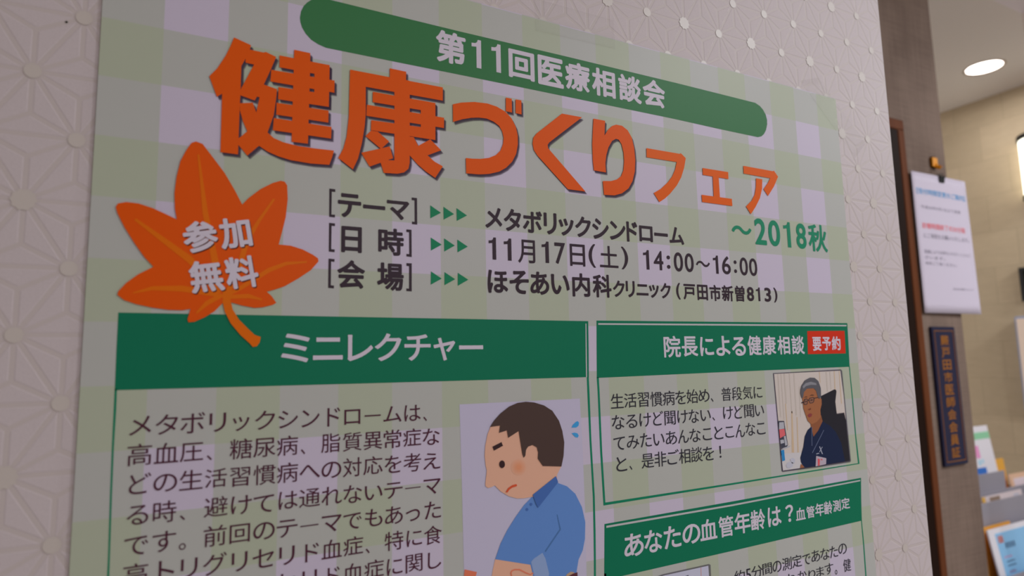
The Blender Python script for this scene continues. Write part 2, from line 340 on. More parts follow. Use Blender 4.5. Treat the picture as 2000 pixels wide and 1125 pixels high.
SHP = {
'headline': [[(62.88,60.72),(71.77,63.33),(71.37,65.64),(69.08,72.17),(67.08,76.83),(67.04,92.08),(66.87,102.18),(66.75,128.35),(57.88,128.31),(57.7,94.9),(55.17,97.14),(51.02,86.08),(54.8,80.82),(58.91,72.39),(61.25,66.06)],[(69.25,66.11),(78.73,66.24),(79.71,65.65),(85.43,67.4),(82.92,75.03),(79.17,85.4),(86.31,86.84),(86.07,91.47),(84.85,102.73),(81.78,113.43),(85.13,116.18),(90.49,117.93),(98.63,118.95),(108.32,119.04),(118.97,118.81),(117.94,122.95),(116.35,127.89),(105.68,128.46),(94.72,127.93),(88,126.65),(82.03,124.59),(77.42,121.87),(71.49,128.4),(66.47,122.53),(66.39,119.5),(68.35,117.5),(71.13,114.36),(68.76,109.02),(67.01,102.87),(66.9,98.73),(73.59,97.18),(75.53,102.71),(77.07,93.49),(75.76,93.22),(74.52,95.77),(66.46,93.99),(66.59,91.8),(73.68,74.58),(69.14,74.36)],[(95.33,60.85),(104.43,60.99),(104.52,66.74),(103.97,116.84),(94.85,116.92)],[(87.23,66.11),(115.82,66.15),(115.69,73.32),(87.38,73.36)],[(82.93,75.77),(118.84,75.25),(118.78,82.93),(82.62,82.88)],[(87.02,85.37),(115.68,84.51),(115.49,92.37),(87.04,92.78)],[(86.21,94.99),(115.52,94.66),(115.47,102.14),(86.16,102.14)],[(84.88,104.33),(117.36,104.49),(117.16,111.74),(84.57,111.68)],[(106.99,66.22),(115.82,66.15),(115.63,92.34),(107.09,92.17)],[(152.88,60.42),(163.61,60.55),(163.44,68.83),(152.89,68.72)],[(128.05,66.39),(188.49,66.24),(188.4,75.37),(137.71,75.58),(137.81,92.74),(137.18,101.19),(135.57,111.8),(133.31,121.7),(130.27,128.89),(121.46,122.96),(124.43,116.82),(126.31,109.07),(127.51,96.55),(127.72,82.01)],[(155.86,65.97),(165.91,66.16),(165.76,120.17),(164.9,124.17),(162.05,126.85),(157.83,128.21),(149.17,128.72),(146.76,121.28),(151.91,120.25),(155.87,119.93)],[(142.15,77.91),(183.23,77.86),(183.18,84.29),(142.05,84.64)],[(173.25,77.81),(183.23,77.86),(183.03,102.8),(173.13,102.69)],[(138.45,86.9),(189.21,86.82),(188.99,93.81),(138.15,94.08)],[(141.21,96.36),(183.09,95.48),(183.03,102.8),(141.04,102.8)],[(141.24,102.98),(145.33,103.04),(152.59,108.25),(147.42,113.76),(137.69,107)],[(135.15,117.9),(152.94,111.36),(155.04,118.64),(140.34,125.91)],[(165.67,103.1),(168.41,103.04),(171.43,108.34),(179.53,102.81),(186.96,109.02),(177.62,113.72),(182.4,117.27),(187.99,119.58),(182.69,127.9),(176.45,124.5),(170.65,120.24),(165.78,115.35)],[(195.41,76.55),(201.4,74.31),(210.98,72.16),(220.76,71.51),(227.75,72.47),(234.22,74.94),(238.93,78.86),(242.11,84.45),(243.47,90.34),(243.42,96.99),(241.92,103.82),(238.77,109.72),(233.9,114.7),(228.54,118.08),(220.97,120.62),(213.56,121.84),(204.34,122.24),(204.21,111.82),(208.67,111.69),(214.87,111.02),(221.19,109.47),(226.45,106.76),(230.04,103.02),(232.03,98.1),(232.49,93.66),(231.52,89.43),(229.23,85.95),(225.18,83.6),(219.97,82.28),(214.23,82.53),(208.54,83.64),(201.8,85.83),(195.43,88.62)],[(234.88,64.71),(239.45,64.71),(239.45,74.76),(234.65,74.59)],[(242.49,64.66),(247.02,64.58),(246.93,74.83),(242.24,74.68)],[(280.24,68.5),(297.61,68.37),(268.72,91.81),(267.37,93.81),(267.76,96.16),(298.27,124.23),(283.16,124.2),(258.87,102.76),(256.02,99.02),(255.17,94.4),(255.95,90.13),(258.7,86.61)],[(307.84,67.67),(318.4,67.65),(317.25,79.29),(320.71,74.3),(324.68,70.66),(328.58,69.01),(333.97,68.98),(339.27,71.71),(342.9,77),(344.81,85.17),(345.33,94.17),(344.43,103.32),(341.79,111.33),(337.57,117.55),(331.19,122.04),(324.26,124.34),(314.7,124.92),(314.09,114.57),(321.79,113.67),(327.16,111.78),(331.12,108.78),(333.51,104.04),(334.59,96.89),(334.42,89.86),(332.82,83.67),(330.29,80.51),(327.62,80.27),(324.1,82.39),(320.42,88.02),(318.26,94.01),(317.06,100.46),(317.23,107.65),(306.43,107.44),(305.81,100.07),(305.85,87.6),(306.84,76.79)]],
'headline_fair': [[(356.87,83.29),(390.68,83.2),(391.9,82.48),(396.91,85.92),(394.59,94.21),(390.88,102.61),(385.75,109.88),(378.38,117.3),(372.82,121.75),(367.18,125.11),(361.92,118.47),(369.58,114.09),(376.72,108.21),(381.63,102.81),(385.11,96.63),(387.08,90.42),(356.65,90.63)],[(414.55,91.8),(443.29,91.73),(443.12,97.76),(414.43,97.61)],[(425.33,97.54),(431.98,97.56),(431.99,114.69),(425.04,114.48)],[(411.76,114.52),(445.53,114.42),(445.69,120.56),(411.95,120.47)],[(461.71,83.91),(497.46,84.14),(499.4,83.56),(504.11,88.37),(497.95,97.81),(489.55,107.37),(484.58,101.83),(490.75,95.3),(493.79,90.95),(461.53,90.7)],[(476.14,93.05),(483.78,93.14),(482.78,101.5),(479.18,110.42),(472.97,118.86),(466.81,125.58),(461.65,119.32),(469.01,113.42),(473.12,107.8),(475.29,101.03)]],
'leaf': [[(45.73,124.05),(48.97,124.92),(54.08,131.51),(60.29,139.73),(65.58,148.72),(69.65,156.54),(72.82,152.48),(78.91,146.68),(85.16,142.5),(89.42,140.72),(91.59,141.05),(92.93,143.01),(93.41,150.93),(92.53,161.49),(90.57,170.89),(89.1,177.53),(95.55,177.78),(102.13,179.55),(107.71,182.22),(110.65,184.15),(110.9,186),(106.73,191.22),(100.22,196.13),(92.77,200.98),(87.52,203.08),(83.37,204.33),(86.03,206.82),(88.52,210.43),(86.66,211.59),(81.5,213.04),(77.41,213.46),(71.32,212.38),(65.31,210.68),(61.4,211.32),(57.65,215.69),(52.96,218.95),(48.32,221.33),(45.52,221.67),(45.01,220.11),(46.22,214.64),(42.52,215.44),(36.11,215.36),(28.87,214.37),(21.76,212.79),(16.48,210.9),(13.37,208.26),(13.71,206.43),(16.96,202.06),(22,197.44),(28.49,193.29),(24.28,188.53),(19.58,181.56),(14.87,173.62),(11.53,166.65),(10.7,163.61),(11.57,161.66),(15.18,160.56),(20.48,160.77),(26.83,162.58),(32.39,164.94),(38.22,167.63),(37.09,162.13),(36.59,153.54),(37.21,144.76),(38.77,135.8),(41.39,129.36),(43.65,125.14)]],
'veins': [[(46.65,131.19),(47.61,131.05),(50.15,146.54),(52.91,162.83),(58.77,188.68),(60.26,205.96),(57.35,206.05),(55.37,188.87),(50.2,163.08),(48.51,146.73)],[(85.57,151.5),(86.64,151.86),(79.34,164.95),(73.95,176.66),(69.82,193.58),(65.17,205.81),(62.22,205.9),(67.32,193.7),(70.89,176.88),(77.27,165.13)],[(19.08,169.72),(19.74,168.62),(31.93,177),(46.23,187.24),(57.22,201.75),(55.36,203.97),(44.45,190.55),(31.12,179.7)],[(104.66,186.12),(104.45,187.06),(93.61,189.02),(84.69,193.43),(71.08,203.43),(65.2,206.89),(65.14,204.72),(71.01,200.68),(83.6,191.23),(93.03,187.11)],[(19.79,207.45),(20.2,206.73),(28.44,203.36),(42.07,202.54),(59.27,205.45),(59.35,208.14),(42.18,205.7),(28.52,205.42)],[(48.94,217.43),(49.08,216.06),(53.16,210.45),(60.26,205.96),(62.26,207.52),(54.66,212.34)],[(81.08,208.4),(80.9,209.29),(74.24,208.26),(65.25,208.84),(65.19,206.67),(74.17,205.85)],[(61.21,204.85),(65.14,204.72),(65.32,211.22),(61.4,211.32)]],
'stem': [[(61.15,209.71),(65.27,209.6),(66.4,214.44),(69.52,219.8),(74.67,225.17),(77.77,228.21),(80.85,229.3),(80.41,232.24),(78.94,234.4),(76.92,234.71),(75.36,232.76),(70.75,228.43),(65.62,222),(62.5,215.6)]],
'theme_brackets': [[(116.63,142.15),(120.05,142.2),(120.07,143.83),(118.04,143.81),(117.97,157.62),(120.11,157.6),(120.01,159.18),(116.72,159.11)],[(167.13,142.26),(170.6,142.28),(170.66,159.26),(167.27,159.23),(167.28,157.64),(169.04,157.62),(168.96,143.93),(167.12,143.92)]],
'date_brackets': [[(116.7,162.7),(120.16,162.82),(120.07,164.39),(118.16,164.37),(118.09,178.23),(120.16,178.34),(120.07,179.89),(116.74,179.74)],[(163.64,162.82),(166.93,162.87),(167.01,180.02),(163.67,179.78),(163.67,178.22),(165.47,178.3),(165.38,164.58),(163.64,164.46)]],
'venue_brackets': [[(116.67,183.87),(120.11,184.03),(120.01,185.63),(118.12,185.5),(118.11,199.41),(120,199.57),(119.85,201.22),(116.66,200.98)],[(163.66,183.96),(167,183.97),(166.94,201.4),(163.56,201.27),(163.56,199.66),(165.28,199.79),(165.32,185.81),(163.65,185.71)]],
'arrows_theme': [[(179.36,146.05),(186.56,150.25),(179.37,154.47)],[(188.31,146.16),(195.58,150.27),(188.36,154.52)],[(197.31,146.14),(204.65,150.37),(197.41,154.59)]],
'arrows_date': [[(179.55,166.82),(186.92,170.86),(179.62,175.13)],[(188.52,166.68),(195.82,170.84),(188.57,175.21)],[(197.61,166.8),(204.91,170.95),(197.64,175.16)]],
'arrows_venue': [[(179.53,188.36),(186.72,192.61),(179.34,196.77)],[(188.58,188.38),(195.84,192.61),(188.5,196.74)],[(197.68,188.4),(204.95,192.55),(197.58,196.79)]],
'pill': [[(115.97,24.1),(132.93,24.16),(166.1,24.2),(201.98,24.27),(283.27,23.71),(391.09,23.55),(436.28,23.82),(482.11,24.16),(487.68,26.04),(491.28,28.71),(494.42,32.89),(495.6,37.42),(495.3,41.71),(493.34,47.19),(490.35,51.4),(486.89,54.02),(482.3,55.42),(433.72,55.22),(388.97,54.6),(282.12,54.7),(201.57,54.91),(166.02,55.17),(113.61,55.44),(109.15,54.33),(104.96,52.37),(101.67,49.27),(99.56,45.9),(98.49,42.62),(98.23,39.78),(98.81,35.75),(100.22,32.15),(102.24,29.34),(104.28,27.34),(106.35,25.64),(108.74,24.52),(111.76,24.05)]],
'lecture_header': [[(14.12,217.07),(131.26,217.59),(296.9,218.22),(296.42,237.2),(295.72,257.31),(131.57,256.29),(14.31,255.47),(14.15,237.33)]],
'lecture_slit': [[(294.43,219.94),(295.21,219.93),(294.56,244.32),(294.21,257.45),(293.35,257.42),(293.61,244.31)]],
'lecture_border': [[(14.28,254.89),(15.27,254.93),(15.37,264.88),(15.21,283.32),(15.41,303.95),(15.92,336.09),(16.09,351.29),(15.11,351.12),(15.12,335.97),(14.57,303.85),(14.36,283.26),(14.3,264.83)],[(294.01,257.09),(295.64,257.13),(295.84,267.39),(295.97,300.57),(297.09,338.39),(296.7,361.95),(296.09,380.19),(295.25,401.45),(293.59,401.16),(294.51,379.94),(295.03,361.72),(295.49,338.21),(294.39,300.45),(294,267.31)]],
'consult_header': [[(304.03,217.74),(426.08,217.3),(583.09,216.83),(582.31,234.98),(581.21,256.47),(428.33,257.18),(302.46,258.12),(303.23,237.26)]],
'consult_line': [[(305.37,219.55),(425.94,219.02),(581.56,218.44),(581.39,219.75),(425.83,220.34),(305.31,220.71)]],
'consult_border': [[(302.39,257.69),(304.14,257.74),(304.38,267.73),(304.67,308.19),(305.73,343.31),(426.51,342.88),(581.47,341.79),(580.75,317.29),(580.61,283.32),(580.22,256.26),(581.52,256.29),(581.6,265.04),(582.11,285.67),(582.19,317.4),(583.6,342.6),(426.4,344.22),(304.05,345.12),(302.94,308.05),(302.72,267.66)]],
'vessel_header': [[(304.28,357.42),(425.32,356.63),(584.03,354.75),(581.81,372.97),(580.17,391.07),(422.17,392.89),(302.33,393.8)]],
'vessel_line': [[(305.72,358.79),(425.14,358.72),(582.44,356.36),(582.28,357.49),(425.02,360.05),(305.65,360.14)]],
'vessel_border': [[(579.02,390.57),(580.22,390.73),(580.7,412.05),(580.18,437.75),(579.66,452.56),(578.28,452.31),(578.58,437.48),(579.16,411.83)],[(302.53,389.52),(304.22,389.81),(303.43,406.22),(301.75,405.91)]],
'red_box': [[(527.27,224.32),(578.06,223.86),(577.04,244.31),(525.85,244.36)]],
'ill_back': [[(197.74,271.31),(287.56,271.76),(288.56,310.2),(288.74,354.01),(288.08,394.54),(199.5,379.14),(198.69,317.53)]],
'ill_face': [[(218.94,286.21),(216.74,290.72),(214.98,297.79),(214.41,303.89),(214.99,310.06),(215.74,313.18),(214.55,321.18),(214.75,322.72),(216.46,323.91),(218.78,323.65),(221.12,322.89),(225.14,326.89),(230.97,330.61),(236.92,332.63),(241.76,333.08),(247.91,332.85),(252.9,332.57),(267.13,325.62),(267.3,320.8),(271.15,315.23),(270.73,297.78),(250.71,280.18),(238.29,279.49)]],
'ill_hair': [[(218.58,286.39),(221.36,282.72),(226.2,278.28),(232.31,274.38),(238.47,272.34),(244.68,271.88),(250.94,272.61),(258.52,274.94),(264.86,278.78),(269.85,285.66),(272.24,292.41),(273.54,300.18),(272.69,308.85),(270.74,315.74),(256.38,314.09),(252.74,309.07),(253.12,305.05),(252.21,301.77),(249.12,300.03),(245.74,300.73),(244.07,302.71),(243.48,306.36),(242.21,307.62),(241.3,305.12),(238.99,290.37),(231.24,294.14),(230.39,289.36),(224.75,290.55),(225.56,286.01)]],
'ill_brow': [[(219.86,298.79),(226.4,296.39),(226.73,297.67),(227.42,298.76),(220.98,301.35)]],
'ill_eye': [[(228.46,310.47),(228.35,311.2),(228.05,311.83),(227.59,312.31),(227.02,312.6),(226.4,312.66),(225.78,312.48),(225.23,312.09),(224.79,311.53),(224.52,310.85),(224.44,310.11),(224.56,309.38),(224.85,308.75),(225.31,308.27),(225.88,307.98),(226.5,307.92),(227.12,308.09),(227.68,308.48),(228.11,309.04),(228.38,309.73)]],
'ill_mouth': [[(228.79,327.5),(230.5,325.32),(233.29,323.97),(236.19,323.55),(236.9,324.14),(236.63,324.95),(233.73,325.36),(231.31,326.54),(229.96,328.04),(229.13,328.05)]],
'ill_cheek0': [[(244.01,313.78),(243.78,315.11),(243.18,316.31),(242.26,317.3),(241.07,318.01),(239.71,318.4),(238.26,318.43),(236.82,318.11),(235.49,317.47),(234.37,316.54),(233.52,315.39),(232.99,314.09),(232.84,312.74),(233.06,311.43),(233.64,310.23),(234.55,309.24),(235.72,308.52),(237.07,308.12),(238.52,308.07),(239.97,308.38),(241.31,309.02),(242.46,309.95),(243.33,311.11),(243.86,312.42)]],
'ill_cheek1': [[(243.03,313.69),(242.84,314.79),(242.35,315.78),(241.58,316.6),(240.6,317.19),(239.48,317.5),(238.28,317.53),(237.09,317.27),(236,316.74),(235.06,315.97),(234.36,315.02),(233.93,313.95),(233.8,312.83),(233.98,311.74),(234.46,310.76),(235.21,309.94),(236.18,309.34),(237.3,309.02),(238.5,308.98),(239.69,309.23),(240.8,309.76),(241.75,310.53),(242.46,311.48),(242.9,312.56)]],
'ill_cheek2': [[(242.05,313.6),(241.9,314.47),(241.51,315.25),(240.91,315.89),(240.14,316.36),(239.25,316.61),(238.3,316.63),(237.36,316.43),(236.5,316.01),(235.76,315.4),(235.2,314.65),(234.86,313.8),(234.76,312.92),(234.91,312.06),(235.29,311.28),(235.88,310.64),(236.65,310.17),(237.53,309.91),(238.48,309.88),(239.42,310.08),(240.29,310.5),(241.04,311.1),(241.6,311.86),(241.95,312.71)]],
'ill_cheek3': [[(241.07,313.51),(240.96,314.14),(240.68,314.72),(240.24,315.19),(239.67,315.53),(239.02,315.72),(238.33,315.74),(237.64,315.58),(237,315.28),(236.46,314.83),(236.05,314.28),(235.8,313.66),(235.73,313.01),(235.83,312.38),(236.11,311.81),(236.55,311.34),(237.11,310.99),(237.76,310.8),(238.45,310.78),(239.14,310.93),(239.78,311.23),(240.33,311.68),(240.74,312.23),(241,312.86)]],
'ill_cheek4': [[(240.09,313.42),(240.02,313.82),(239.84,314.19),(239.56,314.49),(239.21,314.71),(238.79,314.82),(238.35,314.84),(237.91,314.74),(237.51,314.54),(237.16,314.26),(236.9,313.91),(236.74,313.51),(236.69,313.1),(236.76,312.7),(236.94,312.34),(237.22,312.03),(237.58,311.82),(237.99,311.7),(238.43,311.68),(238.87,311.78),(239.28,311.97),(239.62,312.26),(239.89,312.61),(240.05,313)]],
'ill_collar': [[(266.24,321.56),(267.78,325.69),(252.04,340.13),(250.5,337.54),(248.2,331.52)]],
'ill_shirt': [[(248.29,332.58),(262,325.09),(267.76,326.22),(274.83,329.12),(281.23,334.69),(286.2,343.94),(288.47,353.97),(287.75,364.65),(285.71,371.85),(282.17,377.16),(280.3,384.25),(279.55,393.06),(248.75,387.7),(245.47,374.67),(220.55,367.41),(224.44,358.64),(229.3,351.28),(235.43,343.95),(241.64,337.52)]],
'ill_cuff': [[(245.88,373.01),(248.01,371.3),(254.52,368.71),(256.63,372.65),(259.07,382.31),(257.34,389.2),(249.36,387.81)]],
'ill_fold': [[(266.14,346.29),(266.66,346.25),(269.02,355.97),(268.6,356.66),(257.02,368.57),(256.16,368.03),(267.99,355.83)]],
'ill_buttons': [[(247.9,337.54),(247.79,337.93),(247.51,338.23),(247.11,338.36),(246.67,338.31),(246.28,338.08),(246.02,337.72),(245.93,337.31),(246.04,336.91),(246.32,336.62),(246.72,336.49),(247.16,336.54),(247.55,336.77),(247.81,337.12)],[(244.86,340.4),(244.75,340.79),(244.47,341.08),(244.08,341.21),(243.64,341.15),(243.26,340.93),(243,340.57),(242.91,340.16),(243.02,339.77),(243.3,339.48),(243.69,339.34),(244.13,339.4),(244.51,339.62),(244.78,339.98)]],
'ill_belly': [[(220.55,367.22),(245.48,374.47),(247.77,379.42),(249.97,387.91),(217.05,382.19),(218.58,374.11)]],
'ill_bellyline': [[(231.66,380.75),(230.81,377.12),(231.66,375.76),(234.04,375.35),(237.59,375.93),(241.73,378.42),(245.07,380.19),(247.16,379.62),(247.5,380.39),(245.29,381.04),(241.47,379.19),(237.34,376.69),(234.25,376.19),(232.35,376.58),(231.74,377.47),(232.6,380.91)]],
'ill_hand': [[(199.84,370.07),(207.98,372.95),(206.81,376.54),(199.35,373.84)]],
'ill_belt': [[(272.65,386.65),(277.25,385.33),(280.79,385.07),(280.72,393.26),(269.9,391.38)]],
'ill_loop': [[(271.12,386.39),(272.72,384.79),(275.61,383.8),(278.19,384.64),(278.54,385.75),(271.3,388.5)]],
'ill_drops': [[(280.02,290.94),(281.03,289.11),(283.81,287.17),(285.31,286.93),(286.21,288.1),(285.73,289.97),(283.92,291.08)],[(279.87,294.69),(282.17,294.41),(284.57,295.02),(285.59,296.65),(284.73,297.92),(282.72,297.44)]],
'doc_shadow1': [[(480.49,259.45),(522.17,258.92),(568.36,258.38),(570.18,259.7),(570.7,281.36),(571.19,304.1),(572.13,339.11),(570.41,340.11),(524.98,340.46),(483.61,340.1),(482.56,339.16),(481.63,298.66)]],
'doc_shadow2': [[(481.03,259.78),(522.11,259.41),(567.88,258.96),(568.97,259.84),(569.78,281.32),(570.13,304.04),(571.11,338.85),(570.26,339.27),(525.07,339.68),(483.78,339.51),(483.16,338.92),(482.2,298.7)]],
'doc_photo': [[(481.56,260.19),(522.06,259.9),(567.4,259.63),(568.98,281.29),(569.34,303.99),(569.98,338.34),(525.16,338.9),(484.08,338.85),(482.77,298.73)]],
'doc_stripes': [[(558.27,259.83),(559.31,259.85),(558.39,277.49),(557.23,277.45)],[(565.25,259.83),(566.04,259.85),(565.77,270.18),(565.77,288.72),(564.72,288.67),(564.85,270.15)],[(492.29,285.15),(493.33,285.2),(493.44,307.21),(492.4,307.14)],[(538.29,259.99),(539.17,260.01),(539.2,269.3),(538.44,269.27)],[(505.29,296.93),(506.23,296.98),(504.67,326.06),(503.26,325.95)],[(499.2,291.83),(500.61,291.91),(499.06,325.6),(496.27,325.37)]],
'doc_desk': [[(483.31,326.6),(489.16,325.55),(508.45,326.38),(508.23,338.9),(484.08,338.85)]],
'doc_shelf': [[(482.2,298.7),(489.64,299.15),(490.4,306.23),(492.2,318.82),(490.22,320.99),(483.79,322.02),(482.97,311.15)]],
'doc_shelf_papers': [[(483.45,299.94),(488.97,300.05),(489.1,305.36),(482.62,305.71)],[(483.11,314.25),(487.48,314.19),(487.77,316.93),(483.47,317.37)],[(487.76,311.5),(490.1,311.27),(491.62,318.77),(488.67,319.32)],[(483.87,321.26),(490.31,320.22),(495.04,319.43),(494.34,320.54),(489,321.67)]],
'doc_note': [[(482.87,305.57),(489.08,305.6),(489.81,310.71),(483.03,312.86)]],
'doc_blue': [[(483.16,322.58),(486.97,322.28),(487.32,330.94),(483.95,331.41)]],
'doc_lumps': [[(487.94,334.84),(490.1,332.96),(493.63,332.51),(497.2,333.99),(496.1,336.6),(492.48,337.8),(489.07,337.25)],[(493.26,330.54),(496.85,329.69),(499.35,331.46),(498.71,334.12),(495.19,334.19)]],
'doc_chair': [[(538.32,280.81),(547.54,278.31),(556.92,275.76),(558.94,276.26),(559.55,277.7),(556.85,286.62),(557.48,297.05),(567.66,296.53),(569.34,303.99),(569.98,338.34),(560.62,338.57),(540.07,318.49),(534.92,298.65)]],
'doc_chairgap': [[(557.38,296.8),(567.39,296.6),(567.47,297.02),(557.56,297.47)]],
'doc_neck': [[(521.62,301.09),(536.36,297.1),(538.51,305.38),(530.9,311.36),(523.81,314.88),(522.52,309.18)]],
'doc_scrubs': [[(522.26,306.11),(524.35,314.52),(531.09,309.76),(537.6,302.47),(546.59,306.71),(553.63,312.1),(560.1,322.44),(563.24,338.56),(525.16,338.9),(509.41,339.01),(506.39,334.04),(505.96,330.48),(510.75,321.84),(513.52,313.34),(517.71,308.45)]],
'doc_face': [[(515.35,275.79),(518.15,272.65),(526.87,271.75),(533.17,276.49),(534.52,283.11),(536.64,282.22),(538.38,283.45),(538.11,287.79),(535.77,292.58),(535.67,298.69),(529.46,302.54),(522.86,304.14),(518.58,300.91),(516.2,295.15),(514.33,290.24),(514.11,284.6),(513.6,280.55)]],
'doc_hair': [[(513.13,281.5),(511.79,277.26),(512.51,274.06),(514.08,270.88),(518.84,266.58),(525.23,264.49),(531.41,264.92),(536.07,267.95),(538.48,274.23),(537.97,281.62),(535.52,283.15),(533.59,281.43),(531.98,276.03),(529.13,273.71),(520.47,273.71),(516.23,276.63),(514.49,281.24)]],
'doc_hairlight': [[(514.84,271.72),(519.17,269.03),(526.06,268.04),(532.75,269.49),(533.18,271.15),(525.76,270.65),(519.5,271.48),(515.85,273.54)]],
'doc_glasses': [[(512.26,284.92),(515,284.32),(516.06,282.44),(519.28,282.02),(520.62,283.13),(521.86,283.02),(522.62,281.76),(527.63,281.17),(529.16,281.89),(534.71,281.48),(534.64,282.13),(529.34,282.55),(528.27,285.27),(526.66,286.33),(522.69,286.47),(521.51,283.98),(520.63,284.1),(519.99,286.5),(518.42,287.39),(515.26,287.39),(514.49,285.59),(512.65,285.82)]],
'doc_lens': [[(515.77,285),(516.71,283.11),(518.97,282.57),(519.84,283.58),(519.3,286.14),(517.99,286.88),(515.56,286.85)],[(522.29,283.53),(523.18,282.27),(527.44,281.73),(528.1,282.49),(527.43,285.07),(526.22,285.82),(523,285.91)]],
'doc_eyes': [[(516.07,284.53),(518.08,283.98),(519.48,284.53),(517.95,285.11)],[(523.01,283.73),(525.31,283.02),(527.35,283.6),(525.16,284.31)]],
'doc_brows': [[(515.46,281.28),(517.88,280.34),(520.19,280.52),(520.12,281.08),(517.8,281.06)],[(522.69,280.14),(525.77,279.05),(528.71,279.42),(528.63,280.07),(525.67,279.94)]],
'doc_nose': [[(519.44,291.31),(521.2,290.92),(523.51,290.07),(523.83,291.54),(521.41,292.22)]],
'doc_mouth': [[(518.36,296.48),(520.48,294.99),(522.97,294.73),(524.83,295.64),(523.65,297.35),(520.72,298.22)]],
'doc_trim': [[(537.72,309.8),(538.45,310.01),(521.55,327.94),(520.74,327.56)],[(522.61,306.3),(523.46,306.35),(521.65,321.9),(520.8,321.84)]],
'doc_logo': [[(530.48,323.24),(531.48,323.15),(534.43,329.74),(533.3,329.8)],[(534.16,323.69),(534.76,323.9),(530.68,327.82),(530.09,327.53)],[(525.87,328.78),(527.88,328.47),(529.85,328.55),(529.78,329.11),(527.8,329.1),(526.28,329.45)]],
'doc_badge': [[(525.77,330.6),(538.46,333.7),(537.6,338.6),(523.89,339.25)]],
'doc_badgered': [[(527.35,332.89),(530.09,333.77),(529.1,338.94),(526.88,338.9)],[(531.36,333.48),(533.41,334.06),(533.05,334.99),(531.24,334.51)]],
'doc_hand': [[(505.99,335.56),(507.55,336.49),(510.39,338.78),(504.67,338.87)]],
'vp_shadow': [[(337.18,400.09),(352.86,398.41),(397.58,398.49),(399.24,399.46),(398.85,416.73),(336.84,405.78)]],
'vp_photo': [[(337.69,400.75),(353.93,399.43),(396.75,399.59),(397.15,416.43),(337.39,405.88)]],
'vp_line': [[(389.15,399.58),(389.64,399.58),(388.95,414.98),(388.47,414.9)]],
'vp_mark': [[(373.92,403.11),(376.89,402.84),(377.2,405.21),(374.13,405.12)]],
'doc_folds': [[(485.6,260.22),(486.76,260.17),(486.52,295.84),(485.38,295.77)],[(489.43,260.16),(490.37,260.11),(490.3,298.41),(489.38,298.35)],[(493.18,260.1),(494.83,260.07),(494.73,285.27),(493.1,285.19)],[(499.68,259.96),(500.76,259.91),(500.44,293.48),(499.38,293.42)],[(505.28,259.94),(506.73,259.9),(505.93,295.37),(504.51,295.29)],[(510.98,271.58),(511.95,271.54),(510.76,297.24),(509.8,297.19)],[(547.21,260.05),(548.76,260.01),(548.46,277.1),(546.93,277.04)],[(552.39,259.93),(553.57,259.88),(553.16,275.61),(552,275.57)]]}
QUADS = {
'free1': ('参加',[(39.87,169.35),(72.83,162.36),(75.95,179.48),(42.9,185.67)]),
'free2': ('無料',[(43.62,190.13),(76.9,184.09),(80.06,201.55),(46.69,206.77)])}

PZ = 1.7664          # height of the poster's top edge
PW, PH = 0.594, 0.841
YF = -0.0014       # front face of the poster sheet
KP = 1.0 + YF / 0.3698
poster = empty('event_poster', (0.0418 * (1 - KP), 0, 1.52 + (PZ - PH - 1.52) * KP), 'large printed poster with green and white gingham ground taped to the white wall', 'poster')
poster.scale = (KP, 1.0, KP)
LAY = 0.00007

def to_local(x, y, layer, dy=0.0):
    return (x / 1000.0, YF - layer * LAY + dy, PH - y / 1000.0)

def flat(name, keys, m, parent, layer):
    """printed area: polygons in poster millimetres"""
    vs, fs = [], []; np_ = 0
    for k in ([keys] if isinstance(keys, str) else keys):
        for pl in SHP[k]:
            i = len(vs)
            vs.extend(to_local(x, y, layer + 0.05 * np_) for x, y in pl); np_ += 1
            for t in tessellate_polygon([[Vector((x, y, 0)) for x, y in pl]]):
                a, b_, c_ = (pl[j] for j in t)
                cr = (b_[0] - a[0]) * (c_[1] - a[1]) - (b_[1] - a[1]) * (c_[0] - a[0])
                fs.append(tuple(i + j for j in (t if cr < 0 else (t[0], t[2], t[1]))))
    return from_py(name, vs, fs, m, parent)

# glyphs: every needed character once per weight, from Blender's own built-in typeface
GLY = {}
def need(chars, weight):
    for ch in chars:
        if ch.strip(): GLY.setdefault((ch, weight), None)
def make_glyphs():
    obs = {}
    for k in GLY:
        if GLY[k] is not None: continue
        cu = bpy.data.curves.new('glyph', 'FONT'); cu.body = k[0]; cu.offset = min(k[1], 0.0); cu.resolution_u = 5
        cu.fill_mode = 'FRONT'
        o = bpy.data.objects.new('glyph', cu); COL.objects.link(o); obs[k] = o
    dg = bpy.context.evaluated_depsgraph_get(); dg.update()
    for k, o in obs.items():
        me = bpy.data.meshes.new_from_object(o.evaluated_get(dg))
        GLY[k] = ([(v.co.x, v.co.y) for v in me.vertices], [tuple(p.vertices) for p in me.polygons])
        bpy.data.meshes.remove(me)
    for o in obs.values():
        cu = o.data; bpy.data.objects.remove(o); bpy.data.curves.remove(cu)

def weighted(ch, weight):
    """outline points (x, y, depth step) and faces; a heavier weight is the stroke grown in eight directions"""
    gv, gf = GLY[(ch, weight)]
    if weight <= 0: return [(x, y, 0.0) for x, y in gv], gf
    vs, fs = [], []
    for k in range(8):
        a = math.pi / 4 * k + math.pi / 8
        dx, dy = weight * 1.08 * math.cos(a), weight * 1.08 * math.sin(a)
        i = len(vs)
        vs.extend((x + dx, y + dy, 0.07 * k) for x, y in gv)
        fs.extend(tuple(i + j for j in f) for f in gf)
    return vs, fs

